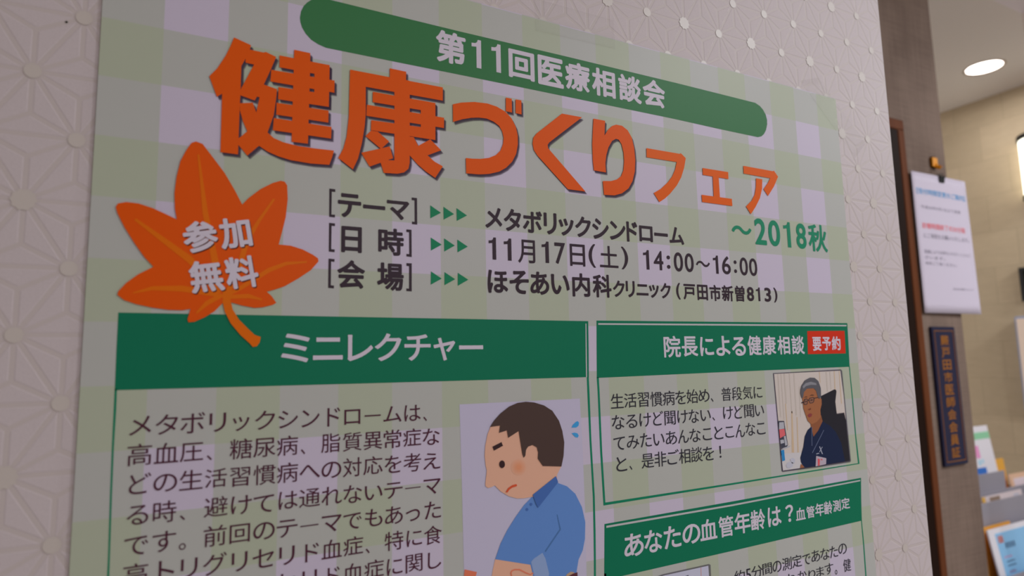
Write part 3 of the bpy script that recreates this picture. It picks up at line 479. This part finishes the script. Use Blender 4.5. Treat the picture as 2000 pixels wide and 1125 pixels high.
ONE = {True: [(0.50, 0), (1, 0), (1, 1), (0.66, 1), (0.58, 0.915), (0.40, 0.865), (0, 0.85), (0, 0.72), (0.50, 0.745)],
       False: [(0.56, 0), (1, 0), (1, 1), (0.70, 1), (0.62, 0.925), (0.42, 0.875), (0, 0.86), (0, 0.75), (0.56, 0.77)]}
def one_glyph(heavy):
    p = ONE[heavy]
    return [(x, y, 0.0) for x, y in p], [tuple(t) for t in tessellate_polygon([[Vector((x, y, 0)) for x, y in p]])]

def lettering(name, row, weight, m, parent, layer, shift=(0, 0)):
    vs, fs = [], []
    for ch, L, R, T, B in row:
        gv, gf = one_glyph(weight > 0.01) if ch == '1' else weighted(ch, weight)
        x0 = min(p[0] for p in gv); x1 = max(p[0] for p in gv); y0 = min(p[1] for p in gv); y1 = max(p[1] for p in gv)
        i = len(vs)
        for px, py, pd in gv:
            vs.append(to_local(L + (px - x0) / (x1 - x0) * (R - L) + shift[0], B + (py - y0) / (y1 - y0) * (T - B) + shift[1], layer + pd))
        fs.extend(tuple(i + j for j in f) for f in gf)
    return from_py(name, vs, fs, m, parent)

def lettering_quad(name, text, q, weight, m, parent, layer, shift=(0, 0), gap=0.06):
    pts, fs, adv = [], [], 0.0
    for ch in text:
        gv, gf = weighted(ch, weight); i = len(pts)
        pts.extend((px + adv, py, pd) for px, py, pd in gv); fs.extend(tuple(i + j for j in f) for f in gf)
        adv += 1.0 + gap
    x0 = min(p[0] for p in pts); x1 = max(p[0] for p in pts); y0 = min(p[1] for p in pts); y1 = max(p[1] for p in pts)
    vs = []
    for px, py, pd in pts:
        s = (px - x0) / (x1 - x0); t = (py - y0) / (y1 - y0)
        x = (1 - s) * (t * q[0][0] + (1 - t) * q[3][0]) + s * (t * q[1][0] + (1 - t) * q[2][0])
        y = (1 - s) * (t * q[0][1] + (1 - t) * q[3][1]) + s * (t * q[1][1] + (1 - t) * q[2][1])
        vs.append(to_local(x + shift[0], y + shift[1], layer + pd))
    return from_py(name, vs, fs, m, parent)

WT = {'event_number': 0.032, 'season': 0.022, 'theme_label': 0.030, 'date_label': 0.028, 'venue_label': 0.028, 'theme': 0.028, 'date': 0.012, 'venue': 0.026,
      'lecture_title': 0.016, 'consult_title': 0.020, 'booking': 0.026, 'vessel_title': 0.018, 'vessel_sub': 0.016}
for k in ROWS:
    need(''.join(r[0] for r in ROWS[k]), WT.get(k, 0.0))
need('参加無料', 0.030)
NOTE = '【受付時間変更のご案内】平成30年9月1日より変更診療時間終了のにご来院をお願いいたします。分前混雑によりお待ちくこともざ何卒了承ほそあい内科クリニック'
need(NOTE + 'しただきまいさ', 0.0); need(NOTE, 0.012)
need('蕨戸田市医師会会員証', 0.012); need('健', 0.02)
make_glyphs()

# ------------------------------------------------------------------ poster
sheet = boxes('sheet', [(0, PW, YF, YF + 0.0004, 0, PH)], GM, poster)

WHITE = ink('white', (186, 176, 188), 165)
ban = flat('title_banner', 'pill', ink('banner_green', (51, 100, 62), 158), poster, 1)
lettering('lettering', ROWS['event_number'], WT['event_number'], WHITE, ban, 2)

def soft(name, col, alpha):
    m = bpy.data.materials.new(name); m.use_nodes = True
    nt = m.node_tree; b = nt.nodes['Principled BSDF']
    b.inputs['Base Color'].default_value = col; b.inputs['Roughness'].default_value = 0.5
    b.inputs['Specular IOR Level'].default_value = 0.1
    b.inputs['Alpha'].default_value = alpha
    MATS[name] = m
    return m

def flat_each(name, key, m, parent, layer):
    for pl in list(SHP[key]):
        SHP['tmp'] = [pl]
        flat(name, 'tmp', m, parent, layer)

def shifted(name, key, m, parent, layer, sx, sy):
    SHP['tmp'] = [[(x + sx, y + sy) for x, y in pl] for pl in SHP[key]]
    return flat(name, 'tmp', m, parent, layer)

ORANGE = ink('orange', (224, 72, 2), 158)
head = flat('headline_lettering', 'headline', ORANGE, poster, 6)
SD = soft('print_shadow_ink', base((70, 52, 72), 160), 0.42)
for k, (sx, sy) in enumerate(((0.9, 1.0), (1.3, 1.5), (1.6, 1.9))):
    shifted('printed_shadow', 'headline', SD, head, 2 + k, sx, sy)
flat('headline_lettering', 'headline_fair', ink('orange_light', (226, 82, 8), 164), poster, 6)
GREEN = ink('text_green', (28, 116, 86), 162)
lettering('season_lettering', ROWS['season'], WT['season'], GREEN, poster, 2)
DARK = ink('near_black', (48, 36, 44), 158)
for nm in ('theme', 'date', 'venue'):
    lab = lettering(nm + '_label', ROWS[nm + '_label'], WT[nm + '_label'], DARK, poster, 2)
    flat_each('bracket', nm + '_brackets', DARK, lab, 2)
    for k, pl in enumerate(SHP['arrows_' + nm]):
        SHP['tmp'] = [pl]
        flat('arrow', 'tmp', ink('arrow_green', (22, 108, 74), 158), lab, 2)
    lettering(nm + '_lettering', ROWS[nm], WT[nm], DARK, poster, 2)

leaf = flat('maple_leaf', 'leaf', ink('leaf_orange', (190, 65, 2), 148), poster, 7)
flat('vein', 'veins', ink('leaf_vein', (200, 84, 0), 148), leaf, 8)
flat('stem', 'stem', ink('leaf_stem', (198, 82, 0), 148), leaf, 8)
for q in QUADS.values():
    lettering_quad('printed_shadow', q[0], q[1], 0.030, soft('print_leaf_shadow_ink', base((80, 30, 20), 148), 0.75), leaf, 9, (0.5, 0.6))
    lettering_quad('lettering', q[0], q[1], 0.030, WHITE, leaf, 10)

PANEL = ink('panel_green', (13, 94, 68), 155)
RULE = ink('rule_green', (18, 104, 76), 155)
SLIT = ink('panel_slit', (168, 164, 166), 165)
MAROON = ink('maroon_text', (62, 28, 42), 148)
lec = flat('lecture_panel', 'lecture_header', PANEL, poster, 1)
flat_each('border', 'lecture_border', RULE, lec, 1)
flat('slit', 'lecture_slit', SLIT, lec, 2)
lettering('title_lettering', ROWS['lecture_title'], WT['lecture_title'], WHITE, lec, 2)
for k in range(1, 8):
    lettering('body_lettering', ROWS['lecture%d' % k], 0.0, MAROON, lec, 3)

con = flat('consultation_panel', 'consult_header', PANEL, poster, 1)
flat('border', 'consult_border', RULE, con, 1)
flat('slit', 'consult_line', SLIT, con, 2)
lettering('title_lettering', ROWS['consult_title'], WT['consult_title'], WHITE, con, 2)
flat('booking_tag', 'red_box', ink('tag_red', (184, 44, 24), 165), con, 2)
lettering('tag_lettering', ROWS['booking'], WT['booking'], WHITE, con, 3)
for k in range(1, 5):
    lettering('body_lettering', ROWS['consult%d' % k], 0.0, ink('black_text', (44, 42, 50), 162), con, 3)

ves = flat('vessel_age_panel', 'vessel_header', PANEL, poster, 1)
flat_each('border', 'vessel_border', RULE, ves, 1)
flat('slit', 'vessel_line', SLIT, ves, 2)
lettering('title_lettering', ROWS['vessel_title'], WT['vessel_title'], WHITE, ves, 2)
lettering('title_lettering', ROWS['vessel_sub'], WT['vessel_sub'], WHITE, ves, 2)
for k in (1, 2):
    lettering('body_lettering', ROWS['vessel%d' % k], 0.0, ink('black_text', (44, 42, 50), 162), ves, 3)

# printed clip-art man
ill = flat('man_illustration', 'ill_back', ink('picture_white', (167, 160, 180), 160), poster, 1)
SKIN = ink('picture_skin', (214, 148, 126), 160)
flat('belly', 'ill_belly', SKIN, ill, 3)
flat('belly_line', 'ill_bellyline', ink('picture_belly_line', (196, 108, 84), 160), ill, 5)
flat('shirt', 'ill_shirt', ink('picture_shirt', (84, 118, 174), 160), ill, 4)
flat('shirt_fold', 'ill_fold', ink('picture_fold', (66, 98, 144), 160), ill, 5)
flat('cuff', 'ill_cuff', ink('picture_cuff', (122, 140, 176), 160), ill, 5)
flat('face', 'ill_face', SKIN, ill, 5)
for k in range(5):
    t = (k + 1) / 5.0
    flat('cheek', 'ill_cheek%d' % k, ink('picture_cheek%d' % k, (214, 148 - 20 * t, 126 - 30 * t), 160), ill, 6 + 0.4 * k)
flat('hair', 'ill_hair', ink('picture_hair', (68, 52, 48), 160), ill, 9)
flat('eyebrow', 'ill_brow', ink('picture_brow', (52, 34, 36), 160), ill, 9)
flat('eye', 'ill_eye', ink('picture_brow', (52, 34, 36), 160), ill, 9)
flat('mouth', 'ill_mouth', ink('picture_mouth', (184, 74, 46), 160), ill, 9)
flat('collar', 'ill_collar', ink('picture_collar', (62, 92, 150), 160), ill, 10)
flat_each('button', 'ill_buttons', ink('picture_collar', (62, 92, 150), 160), ill, 6)
flat('hand', 'ill_hand', ink('picture_hand', (198, 102, 76), 160), ill, 3)
flat('belt_loop', 'ill_loop', ink('picture_loop', (160, 132, 108), 160), ill, 6)
flat('belt', 'ill_belt', ink('picture_belt', (82, 42, 50), 160), ill, 7)
flat_each('sweat_drop', 'ill_drops', ink('picture_drop', (58, 134, 186), 160), ill, 3)

# printed portrait of a man in scrubs
doc = flat('portrait_photo', 'doc_photo', ink('portrait_wall', (184, 172, 166), 165), poster, 4)
EDGE = soft('print_photo_edge', base((72, 62, 82), 165), 0.50)
flat('printed_shadow', 'doc_shadow1', EDGE, doc, 2)
flat('printed_shadow', 'doc_shadow2', EDGE, doc, 3)
flat_each('curtain_fold', 'doc_folds', ink('portrait_fold', (176, 164, 156), 165), doc, 5)
for nm, key, rgb, ly in (('curtain_stripe', 'doc_stripes', (182, 158, 132), 5), ('desk', 'doc_desk', (182, 176, 178), 5), ('shelf', 'doc_shelf', (62, 62, 74), 6),
                         ('paper_sheet', 'doc_shelf_papers', (158, 156, 164), 7), ('red_note', 'doc_note', (196, 92, 98), 7), ('blue_box', 'doc_blue', (44, 118, 172), 7),
                         ('desk_item', 'doc_lumps', (170, 168, 180), 7), ('chair', 'doc_chair', (38, 36, 42), 6), ('chair_edge', 'doc_chairgap', (92, 82, 84), 7), ('neck', 'doc_neck', (128, 78, 54), 7),
                         ('scrubs', 'doc_scrubs', (28, 36, 62), 8), ('face', 'doc_face', (146, 92, 62), 9), ('eyebrow', 'doc_brows', (78, 52, 42), 10), ('lens', 'doc_lens', (128, 88, 72), 10),
                         ('eye', 'doc_eyes', (66, 46, 44), 11), ('nose', 'doc_nose', (112, 62, 46), 10), ('mouth', 'doc_mouth', (126, 58, 58), 10),
                         ('hair', 'doc_hair', (84, 82, 88), 11), ('hair_streak', 'doc_hairlight', (122, 120, 126), 12), ('collar_trim', 'doc_trim', (84, 92, 118), 10),
                         ('chest_logo', 'doc_logo', (150, 152, 168), 10), ('name_badge', 'doc_badge', (164, 150, 162), 10), ('badge_print', 'doc_badgered', (196, 78, 84), 11), ('hand', 'doc_hand', (140, 88, 62), 9)):
    (flat_each if nm in ('curtain_stripe', 'paper_sheet', 'desk_item', 'eye', 'eyebrow', 'lens', 'collar_trim') else flat)(nm, key, ink('portrait_' + nm, rgb, 165), doc, ly)
gl = [SHP['doc_glasses'][0]]
SHP['tmp'] = gl
flat('spectacles', 'tmp', ink('portrait_spectacles', (58, 44, 46), 165), doc, 9.5)

dev = flat('device_photo', 'vp_photo', ink('device_photo_sky', (174, 172, 190), 165), poster, 4)
flat('printed_shadow', 'vp_shadow', EDGE, dev, 3)
flat('frame_line', 'vp_line', ink('device_line', (188, 138, 128), 165), dev, 5)
flat('device_top', 'vp_mark', ink('device_mark', (84, 80, 98), 165), dev, 5)

# ------------------------------------------------------------------ adhesive tape
TP = bpy.data.materials.new('clear_tape'); TP.use_nodes = True
nt = TP.node_tree; b = nt.nodes['Principled BSDF']
b.inputs['Base Color'].default_value = (0.80, 0.77, 0.74, 1); b.inputs['Roughness'].default_value = 0.35
b.inputs['Alpha'].default_value = 0.05; b.inputs['Specular IOR Level'].default_value = 0.3
bump(nt, b, noise(nt, coords(nt), 700, 3), 0.4, 0.0008)
def tape(name, quad, label):
    """strip laid over the poster's edge and on to the wall; quad in poster mm"""
    N, M = 14, 10
    vs, fs = [], []
    for i in range(N + 1):
        for j in range(M + 1):
            s, t = i / N, j / M
            x = (1 - s) * ((1 - t) * quad[0][0] + t * quad[3][0]) + s * ((1 - t) * quad[1][0] + t * quad[2][0])
            y = (1 - s) * ((1 - t) * quad[0][1] + t * quad[3][1]) + s * ((1 - t) * quad[1][1] + t * quad[2][1])
            inside = min(max((y + 0.5) / 1.0, 0), 1) * min(max((594.5 - x) / 1.0, 0), 1)
            kk = 1 - (1 - KP) * inside
            vs.append((0.0418 + (x / 1000 - 0.0418) * kk, -0.0004 - 0.0016 * inside, 1.52 + (PZ - y / 1000 - 1.52) * kk))
    for i in range(N):
        for j in range(M):
            a = i * (M + 1) + j
            fs.append((a, a + 1, a + M + 2, a + M + 1))
    o = from_py(name, vs, fs, TP, smooth=True)
    md = o.modifiers.new('thickness', 'SOLIDIFY'); md.thickness = 0.00006
    return tag(o, label, 'tape', 'clear tape holding the poster')
tape('tape_strip', [(259.82,-14.86),(330.54,-15.36),(330.83,8.01),(260.36,9.69)], 'clear tape strip lying flat along the middle of the poster\'s top edge')
tape('tape_strip', [(543.71,-8.16),(570.62,-16.5),(634.37,38.68),(616.12,55.76)], 'clear tape strip set diagonally over the poster\'s top right corner')

# ------------------------------------------------------------------ hanging notice, clip, hook, plaque
def notice():
    root = empty('notice_sheet', (1.380, 0.374, 1.603), 'white notice sheet with blue and red lines hung on the brown pillar', 'notice')
    w, h = 0.203, 0.297
    N = 16
    def bulge(s, t): return -0.0012 * math.sin(math.pi * s) - 0.004 * (s ** 2) * t
    vs, fs = [], []
    for j in range(N + 1):
        for i in range(N + 1):
            s, t = i / N, j / N
            vs.append((s * w, bulge(s, t), h - t * h))
    for j in range(N):
        for i in range(N):
            a = j * (N + 1) + i
            fs.append((a, a + N + 1, a + N + 2, a + 1))
    p = from_py('paper', vs, fs, mat('notice_paper', base((178, 168, 181), 165), 0.55, 0.2), root, smooth=True)
    md = p.modifiers.new('thickness', 'SOLIDIFY'); md.thickness = 0.0002; md.offset = 1
    def line(text, L, R, T, B, weight, m):
        pts, fcs, adv = [], [], 0.0
        for ch in text:
            gv, gf = weighted(ch, weight); i = len(pts)
            pts.extend((px + adv, py, pd) for px, py, pd in gv); fcs.extend(tuple(i + j for j in f) for f in gf)
            adv += 1.0 if ord(ch) > 255 else 0.56
        x0 = min(q[0] for q in pts); x1 = max(q[0] for q in pts); y0 = min(q[1] for q in pts); y1 = max(q[1] for q in pts)
        out = []
        for px, py, pd in pts:
            s = L + (px - x0) / (x1 - x0) * (R - L); t = T + (y1 - py) / (y1 - y0) * (B - T)
            out.append((s * w, bulge(s, t) - 0.0005 - pd * 0.0001, h - t * h))
        from_py('lettering', out, fcs, m, root)
    BL = mat('notice_blue', base((72, 132, 176), 165), 0.5, 0.2)
    RD = mat('notice_red', base((206, 96, 104), 165), 0.5, 0.2)
    BK = mat('notice_grey', base((116, 110, 122), 165), 0.5, 0.2)
    line('【受付時間変更のご案内】', 0.06, 0.95, 0.115, 0.158, 0.012, BL)
    line('平成30年9月1日より変更', 0.11, 0.83, 0.237, 0.262, 0.0, BK)
    line('診療時間終了の30分前', 0.10, 0.88, 0.362, 0.405, 0.012, RD)
    line('にご来院をお願いいたします。', 0.11, 0.93, 0.437, 0.472, 0.0, BK)
    line('混雑によりお待ちいただくこともご', 0.09, 0.93, 0.556, 0.582, 0.0, BK)
    line('ざいます。', 0.09, 0.44, 0.598, 0.622, 0.0, BK)
    line('何卒ご了承ください。', 0.09, 0.64, 0.640, 0.664, 0.0, BK)
    line('ほそあい内科クリニック', 0.53, 0.90, 0.815, 0.833, 0.0, BK)
notice()

clip = empty('binder_clip', (1.486, 0.3725, 1.896), 'small black clip gripping the notice sheet\'s top edge below the orange hook', 'clip')
BKM = mat('black_clip_metal', (0.012, 0.014, 0.014, 1), 0.4, 0.4)
def prism(name, poly, x0, x1, m, parent):
    n = len(poly)
    vs = [(x0, y, z) for y, z in poly] + [(x1, y, z) for y, z in poly]
    fs = [tuple(range(n)), tuple(reversed(range(n, 2 * n)))] + [(i, i + n, (i + 1) % n + n, (i + 1) % n) for i in range(n)]
    return from_py(name, vs, fs, m, parent)
prism('body', [(-0.0045, 0.004), (0.0055, 0.004), (0.0036, -0.010), (0.0022, -0.010), (0.003, 0.0015), (-0.002, 0.0015), (-0.0002, -0.010), (-0.0016, -0.010)], -0.009, 0.009, BKM, clip)
def wire(name, pts, r, m, parent):
    cu = bpy.data.curves.new(name, 'CURVE'); cu.dimensions = '3D'; cu.bevel_depth = r; cu.bevel_resolution = 2
    sp = cu.splines.new('POLY'); sp.points.add(len(pts) - 1)
    for i, p in enumerate(pts): sp.points[i].co = (*p, 1)
    tmp = bpy.data.objects.new('tmp', cu); COL.objects.link(tmp)
    dg = bpy.context.evaluated_depsgraph_get(); dg.update()
    me = bpy.data.meshes.new_from_object(tmp.evaluated_get(dg))
    bpy.data.objects.remove(tmp); bpy.data.curves.remove(cu)
    me.materials.clear(); me.materials.append(m)
    return link(name, me, parent)
for yy in (-0.003, 0.003):
    wire('handle', [(-0.006, yy * 0.4, -0.006), (-0.004, yy, 0.010), (0.004, yy, 0.010), (0.006, yy * 0.4, -0.006)], 0.0008, BKM, clip)

hook = empty('wall_hook', (1.474, 0.38, 1.930), 'small orange wall hook on the brown pillar above the notice sheet', 'hook')
OM = mat('orange_hook_plastic', base((206, 128, 22), 165), 0.4, 0.35)
boxes('backplate', [(-0.012, 0.012, -0.006, 0.0, -0.012, 0.014)], OM, hook, bevel=0.003)
wire('peg', [(0.002, -0.004, -0.004), (0.002, -0.008, -0.010), (0.003, -0.011, -0.012), (0.003, -0.014, -0.009)], 0.0045, OM, hook)

plq = empty('wall_plaque', (1.4395, 0.38, 1.2958), 'narrow navy plaque with gold vertical characters on the brown pillar below the notice', 'plaque')
NV = mat('plaque_navy', base((22, 22, 48), 165), 0.35, 0.4)
GD = mat('plaque_gold', base((136, 82, 18), 165), 0.45, 0.4)
pw, ph = 0.0422, 0.2793
boxes('board', [(-pw, pw, -0.006, 0.0, 0.0, ph)], NV, plq, bevel=0.0012)
def frame_line(i, w, m):
    a, bb, c0, c1 = -pw + i, pw - i, i, ph - i
    y0, y1 = -0.0066, -0.006
    boxes('border', [(a, bb, y0, y1, c0, c0 + w), (a, bb, y0, y1, c1 - w, c1), (a, a + w, y0, y1, c0 + w, c1 - w), (bb - w, bb, y0, y1, c0 + w, c1 - w)], m, plq)
frame_line(0.008, 0.0011, GD)
vs, fs = [], []
for k, ch in enumerate('蕨戸田市医師会会員証'):
    gv, gf = weighted(ch, 0.012); i = len(vs)
    x0 = min(p[0] for p in gv); x1 = max(p[0] for p in gv); y0 = min(p[1] for p in gv); y1 = max(p[1] for p in gv)
    zc = ph - 0.028 - k * 0.0251
    for px, py, pd in gv:
        vs.append(((px - (x0 + x1) / 2) / (x1 - x0) * 0.030, -0.0064 - pd * 0.0002, zc + (py - (y0 + y1) / 2) / (y1 - y0) * 0.0205))
    fs.extend(tuple(i + j for j in f) for f in gf)
from_py('lettering', vs, fs, GD, plq)

# ------------------------------------------------------------------ waiting room beyond
dl = empty('downlight', (2.321, 0.638, 2.438), 'round lit downlight recessed in the waiting room ceiling', 'ceiling light')
lathe('trim_ring', [(0.049, 0.012), (0.049, 0.0), (0.055, -0.003), (0.058, 0.0)], 40, mat('downlight_ring', base((150, 138, 128), 165), 0.4, 0.3), dl)
lathe('lens', [(0.0001, 0.0), (0.049, 0.0)], 40, mat('downlight_lens', (1, 1, 1, 1), 0.4, 0.2, emit=(1.0, 0.98, 0.95, 1), strength=3.0), dl, smooth=False)

sc = empty('wall_sconce', (2.60, 0.597, 2.045), 'lit half-round glass wall sconce with black caps on the beige wall', 'wall light')
prof = []
n = 16
vs, fs = [], []
for z in (0.0, 0.05, 0.10, 0.15, 0.19):
    for i in range(n + 1):
        a = math.pi * i / n
        vs.append((-0.075 * math.sin(a), 0.085 * math.cos(a), z))
for k in range(4):
    for i in range(n):
        a = k * (n + 1) + i
        fs.append((a, a + 1, a + n + 2, a + n + 1))
from_py('glass_shade', vs, fs, mat('sconce_glass', (1, 1, 0.95, 1), 0.4, 0.2, emit=(1.0, 0.98, 0.80, 1), strength=1.8), sc, smooth=True)
BK2 = mat('black_metal', (0.012, 0.011, 0.010, 1), 0.45, 0.4)
for z0, z1 in ((-0.014, 0.0), (0.19, 0.206)):
    ring = [(-0.079 * math.sin(math.pi * i / n), 0.089 * math.cos(math.pi * i / n)) for i in range(n + 1)]
    v2 = [(x, y, z0) for x, y in ring] + [(x, y, z1) for x, y in ring]
    m1 = len(ring)
    f2 = [tuple(range(m1)), tuple(reversed(range(m1, 2 * m1)))] + [(i, i + m1, (i + 1) % m1 + m1, (i + 1) % m1) for i in range(m1)]
    from_py('cap', v2, f2, BK2, sc)

fr = empty('framed_sign', (2.60, 0.63, 1.690), 'small black-framed sign on the beige wall under the lit sconce', 'sign')
boxes('frame', [(-0.022, 0, -0.09, -0.078, 0, 0.116), (-0.022, 0, 0.078, 0.09, 0, 0.116), (-0.022, 0, -0.078, 0.078, 0, 0.012), (-0.022, 0, -0.078, 0.078, 0.104, 0.116)], BK2, fr)
boxes('panel', [(-0.012, 0, -0.078, 0.078, 0.012, 0.104)], mat('sign_panel', base((52, 46, 24), 160), 0.5, 0.2), fr)

bd = empty('wall_board', (2.60, 0.49, 1.324), 'pale boxed board standing off the beige wall below the black-framed sign', 'board')
boxes('body', [(-0.055, 0, -0.24, 0.245, 0, 0.315)], mat('board_side', base((128, 132, 150), 160), 0.5, 0.3), bd, bevel=0.003)
boxes('face', [(-0.058, -0.0551, -0.232, 0.237, 0.008, 0.307)], mat('board_face', base((192, 172, 156), 160), 0.5, 0.3), bd)

# leaflet rack
GR = mat('rack_grey', base((126, 122, 130), 160), 0.5, 0.3)
rack = empty('leaflet_rack', (2.2, 0.62, 0.0), 'grey stepped leaflet rack standing on the floor before the beige wall', 'rack')
def pocket(x0, x1, yf, yb, z0, zf, zb, xf=None):
    boxes('pocket', [(x0, xf or x1, yf, yf + 0.004, z0, zf), (x0, x1, yf, yb, z0, z0 + 0.004), (x0, x1, yb - 0.004, yb, z0, zb), (x0, x0 + 0.004, yf, yb, z0, zf)] +
          ([] if xf else [(x1 - 0.004, x1, yf, yb, z0, zf)]), GR, rack, loc=(-2.2, -0.62, 0))
pocket(1.90, 2.348, 0.680, 0.765, 1.045, 1.1655, 1.17, 2.262)
pocket(1.86, 2.52, 0.620, 0.678, 0.975, 1.1085, 1.115)
pocket(1.86, 2.52, 0.545, 0.616, 0.790, 0.948, 0.974)
pocket(2.349, 2.52, 0.690, 0.765, 1.000, 1.060, 1.09)
for x in (1.87, 2.51):
    for y in (0.56, 0.755):
        boxes('leg', [(x - 0.008, x + 0.008, y - 0.008, y + 0.008, 0.0, 0.80 if y < 0.6 else 1.05)], GR, rack, loc=(-2.2, -0.62, 0))
for bx in ((1.87, 2.51, 0.550, 0.765, 0.16, 0.172), (1.87, 2.51, 0.56, 0.755, 0.782, 0.790), (1.87, 1.88, 0.616, 0.762, 0.9, 1.0), (2.505, 2.515, 0.616, 0.762, 0.9, 1.0)):
    boxes('brace', [bx], GR, rack, loc=(-2.2, -0.62, 0))

def leaflet(name, x0, x1, zb, yb, zt, yt, m, label, prints, thick=0.004, bot_cut=0.0):
    """leaning leaflet: bottom edge at (yb, zb), top at (yt, zt); prints are (name, s0, s1, t0, t1, material) with t from the top in metres"""
    root = empty(name, ((x0 + x1) / 2, yb, zb), label, 'leaflet', 'leaflets in the rack')
    L = math.hypot(zt - zb, yt - yb); ang = math.atan2(yt - yb, zt - zb)
    c, s = math.cos(ang), math.sin(ang)
    def pt(x, d, off): return (x - (x0 + x1) / 2, d * s - off * c, d * c + off * s)
    def slab(nm, xa, xb, da, db, oa, ob, mm):
        vs = [pt(xa, da, oa), pt(xb, da, oa), pt(xb, da, ob), pt(xa, da, ob), pt(xa, db, oa), pt(xb, db, oa), pt(xb, db, ob), pt(xa, db, ob)]
        fs = [(0, 3, 2, 1), (4, 5, 6, 7), (0, 1, 5, 4), (1, 2, 6, 5), (2, 3, 7, 6), (3, 0, 4, 7)]
        return from_py(nm, vs, fs, mm, root)
    slab('sheets', x0, x1, 0, L, -thick, 0, m)
    for nm, xa, xb, ta, tb, mm in prints:
        slab(nm, xa, xb, L - tb, L - ta, 0.0, 0.0004, mm)
    return root
LW = mat('leaflet_white', base((196, 192, 198), 165), 0.5, 0.25)
LC = lambda n, rgb: mat('leaflet_' + n, base(rgb, 165), 0.5, 0.25)
tall = leaflet('leaflet', 2.200, 2.345, 1.052, 0.7245, 1.289, 0.755, LW, 'tall white leaflet with green band and blue block, tallest in the grey rack',
        [('green_band', 2.200, 2.345, 0.019, 0.040, LC('green', (124, 176, 142))), ('emblem', 2.243, 2.258, 0.022, 0.037, LC('yellow', (176, 190, 110))),
         ('pink_lettering', 2.244, 2.266, 0.058, 0.095, LC('pink', (206, 130, 172))), ('blue_lettering', 2.248, 2.262, 0.101, 0.116, LC('pale_blue', (150, 184, 208))), ('blue_lettering', 2.268, 2.279, 0.100, 0.112, LC('pale_blue', (150, 184, 208))),
         ('blue_block', 2.230, 2.283, 0.124, 0.165, LC('blue', (48, 98, 170)))])
leaflet('leaflet', 2.357, 2.415, 1.008, 0.738, 1.180, 0.752, LC('orange', (226, 148, 62)), 'plain orange leaflet behind the peach leaflet right of the tall white one', [])
leaflet('leaflet', 2.375, 2.500, 1.006, 0.706, 1.136, 0.722, LC('peach', (206, 164, 138)), 'peach leaflet with a pale picture standing at the right of the rack',
        [('pale_picture', 2.395, 2.470, 0.014, 0.060, LC('pale_pink', (204, 184, 190))), ('brown_picture', 2.452, 2.496, 0.040, 0.095, LC('brown', (150, 104, 80))), ('stem_line', 2.420, 2.456, 0.050, 0.056, LC('leafgreen', (110, 120, 84)))])
leaflet('leaflet', 2.090, 2.312, 0.981, 0.648, 1.108, 0.664, LC('cream', (192, 178, 178)), 'cream leaflet with a brown picture in the rack\'s middle pocket',
        [('brown_picture', 2.130, 2.185, 0.004, 0.060, LC('brown2', (128, 108, 94))), ('orange_edge', 2.090, 2.107, 0.0, 0.060, LC('amber', (206, 156, 72))), ('grey_picture', 2.262, 2.292, 0.008, 0.036, LC('greyish', (172, 168, 176)))])
leaflet('leaflet', 1.956, 2.110, 0.797, 0.600, 1.052, 0.608, LC('folder', (200, 142, 58)), 'orange paper folder behind the blue leaflet in the lowest pocket', [])
PKL = LC('pinktext', (168, 140, 176)); DKL = LC('darktext', (70, 96, 128))
leaflet('leaflet', 1.963, 2.230, 0.797, 0.552, 1.050, 0.594, LW, 'light blue leaflet with white margin in the rack\'s lowest pocket',
        [('blue_field', 1.992, 2.230, 0.013, 0.135, LC('sky', (122, 166, 214))), ('flower', 2.000, 2.026, 0.020, 0.038, LC('coral', (212, 128, 122)))] +
        [('title_lettering', 2.028 + 0.013 * k, 2.037 + 0.013 * k, 0.040, 0.054, DKL) for k in range(4)] +
        [('pink_lettering', 2.006, 2.046, 0.072, 0.076, PKL), ('dark_lettering', 2.012, 2.056, 0.084, 0.087, DKL), ('dark_lettering', 2.012, 2.056, 0.094, 0.097, DKL), ('pink_lettering', 2.012, 2.046, 0.108, 0.113, PKL)])
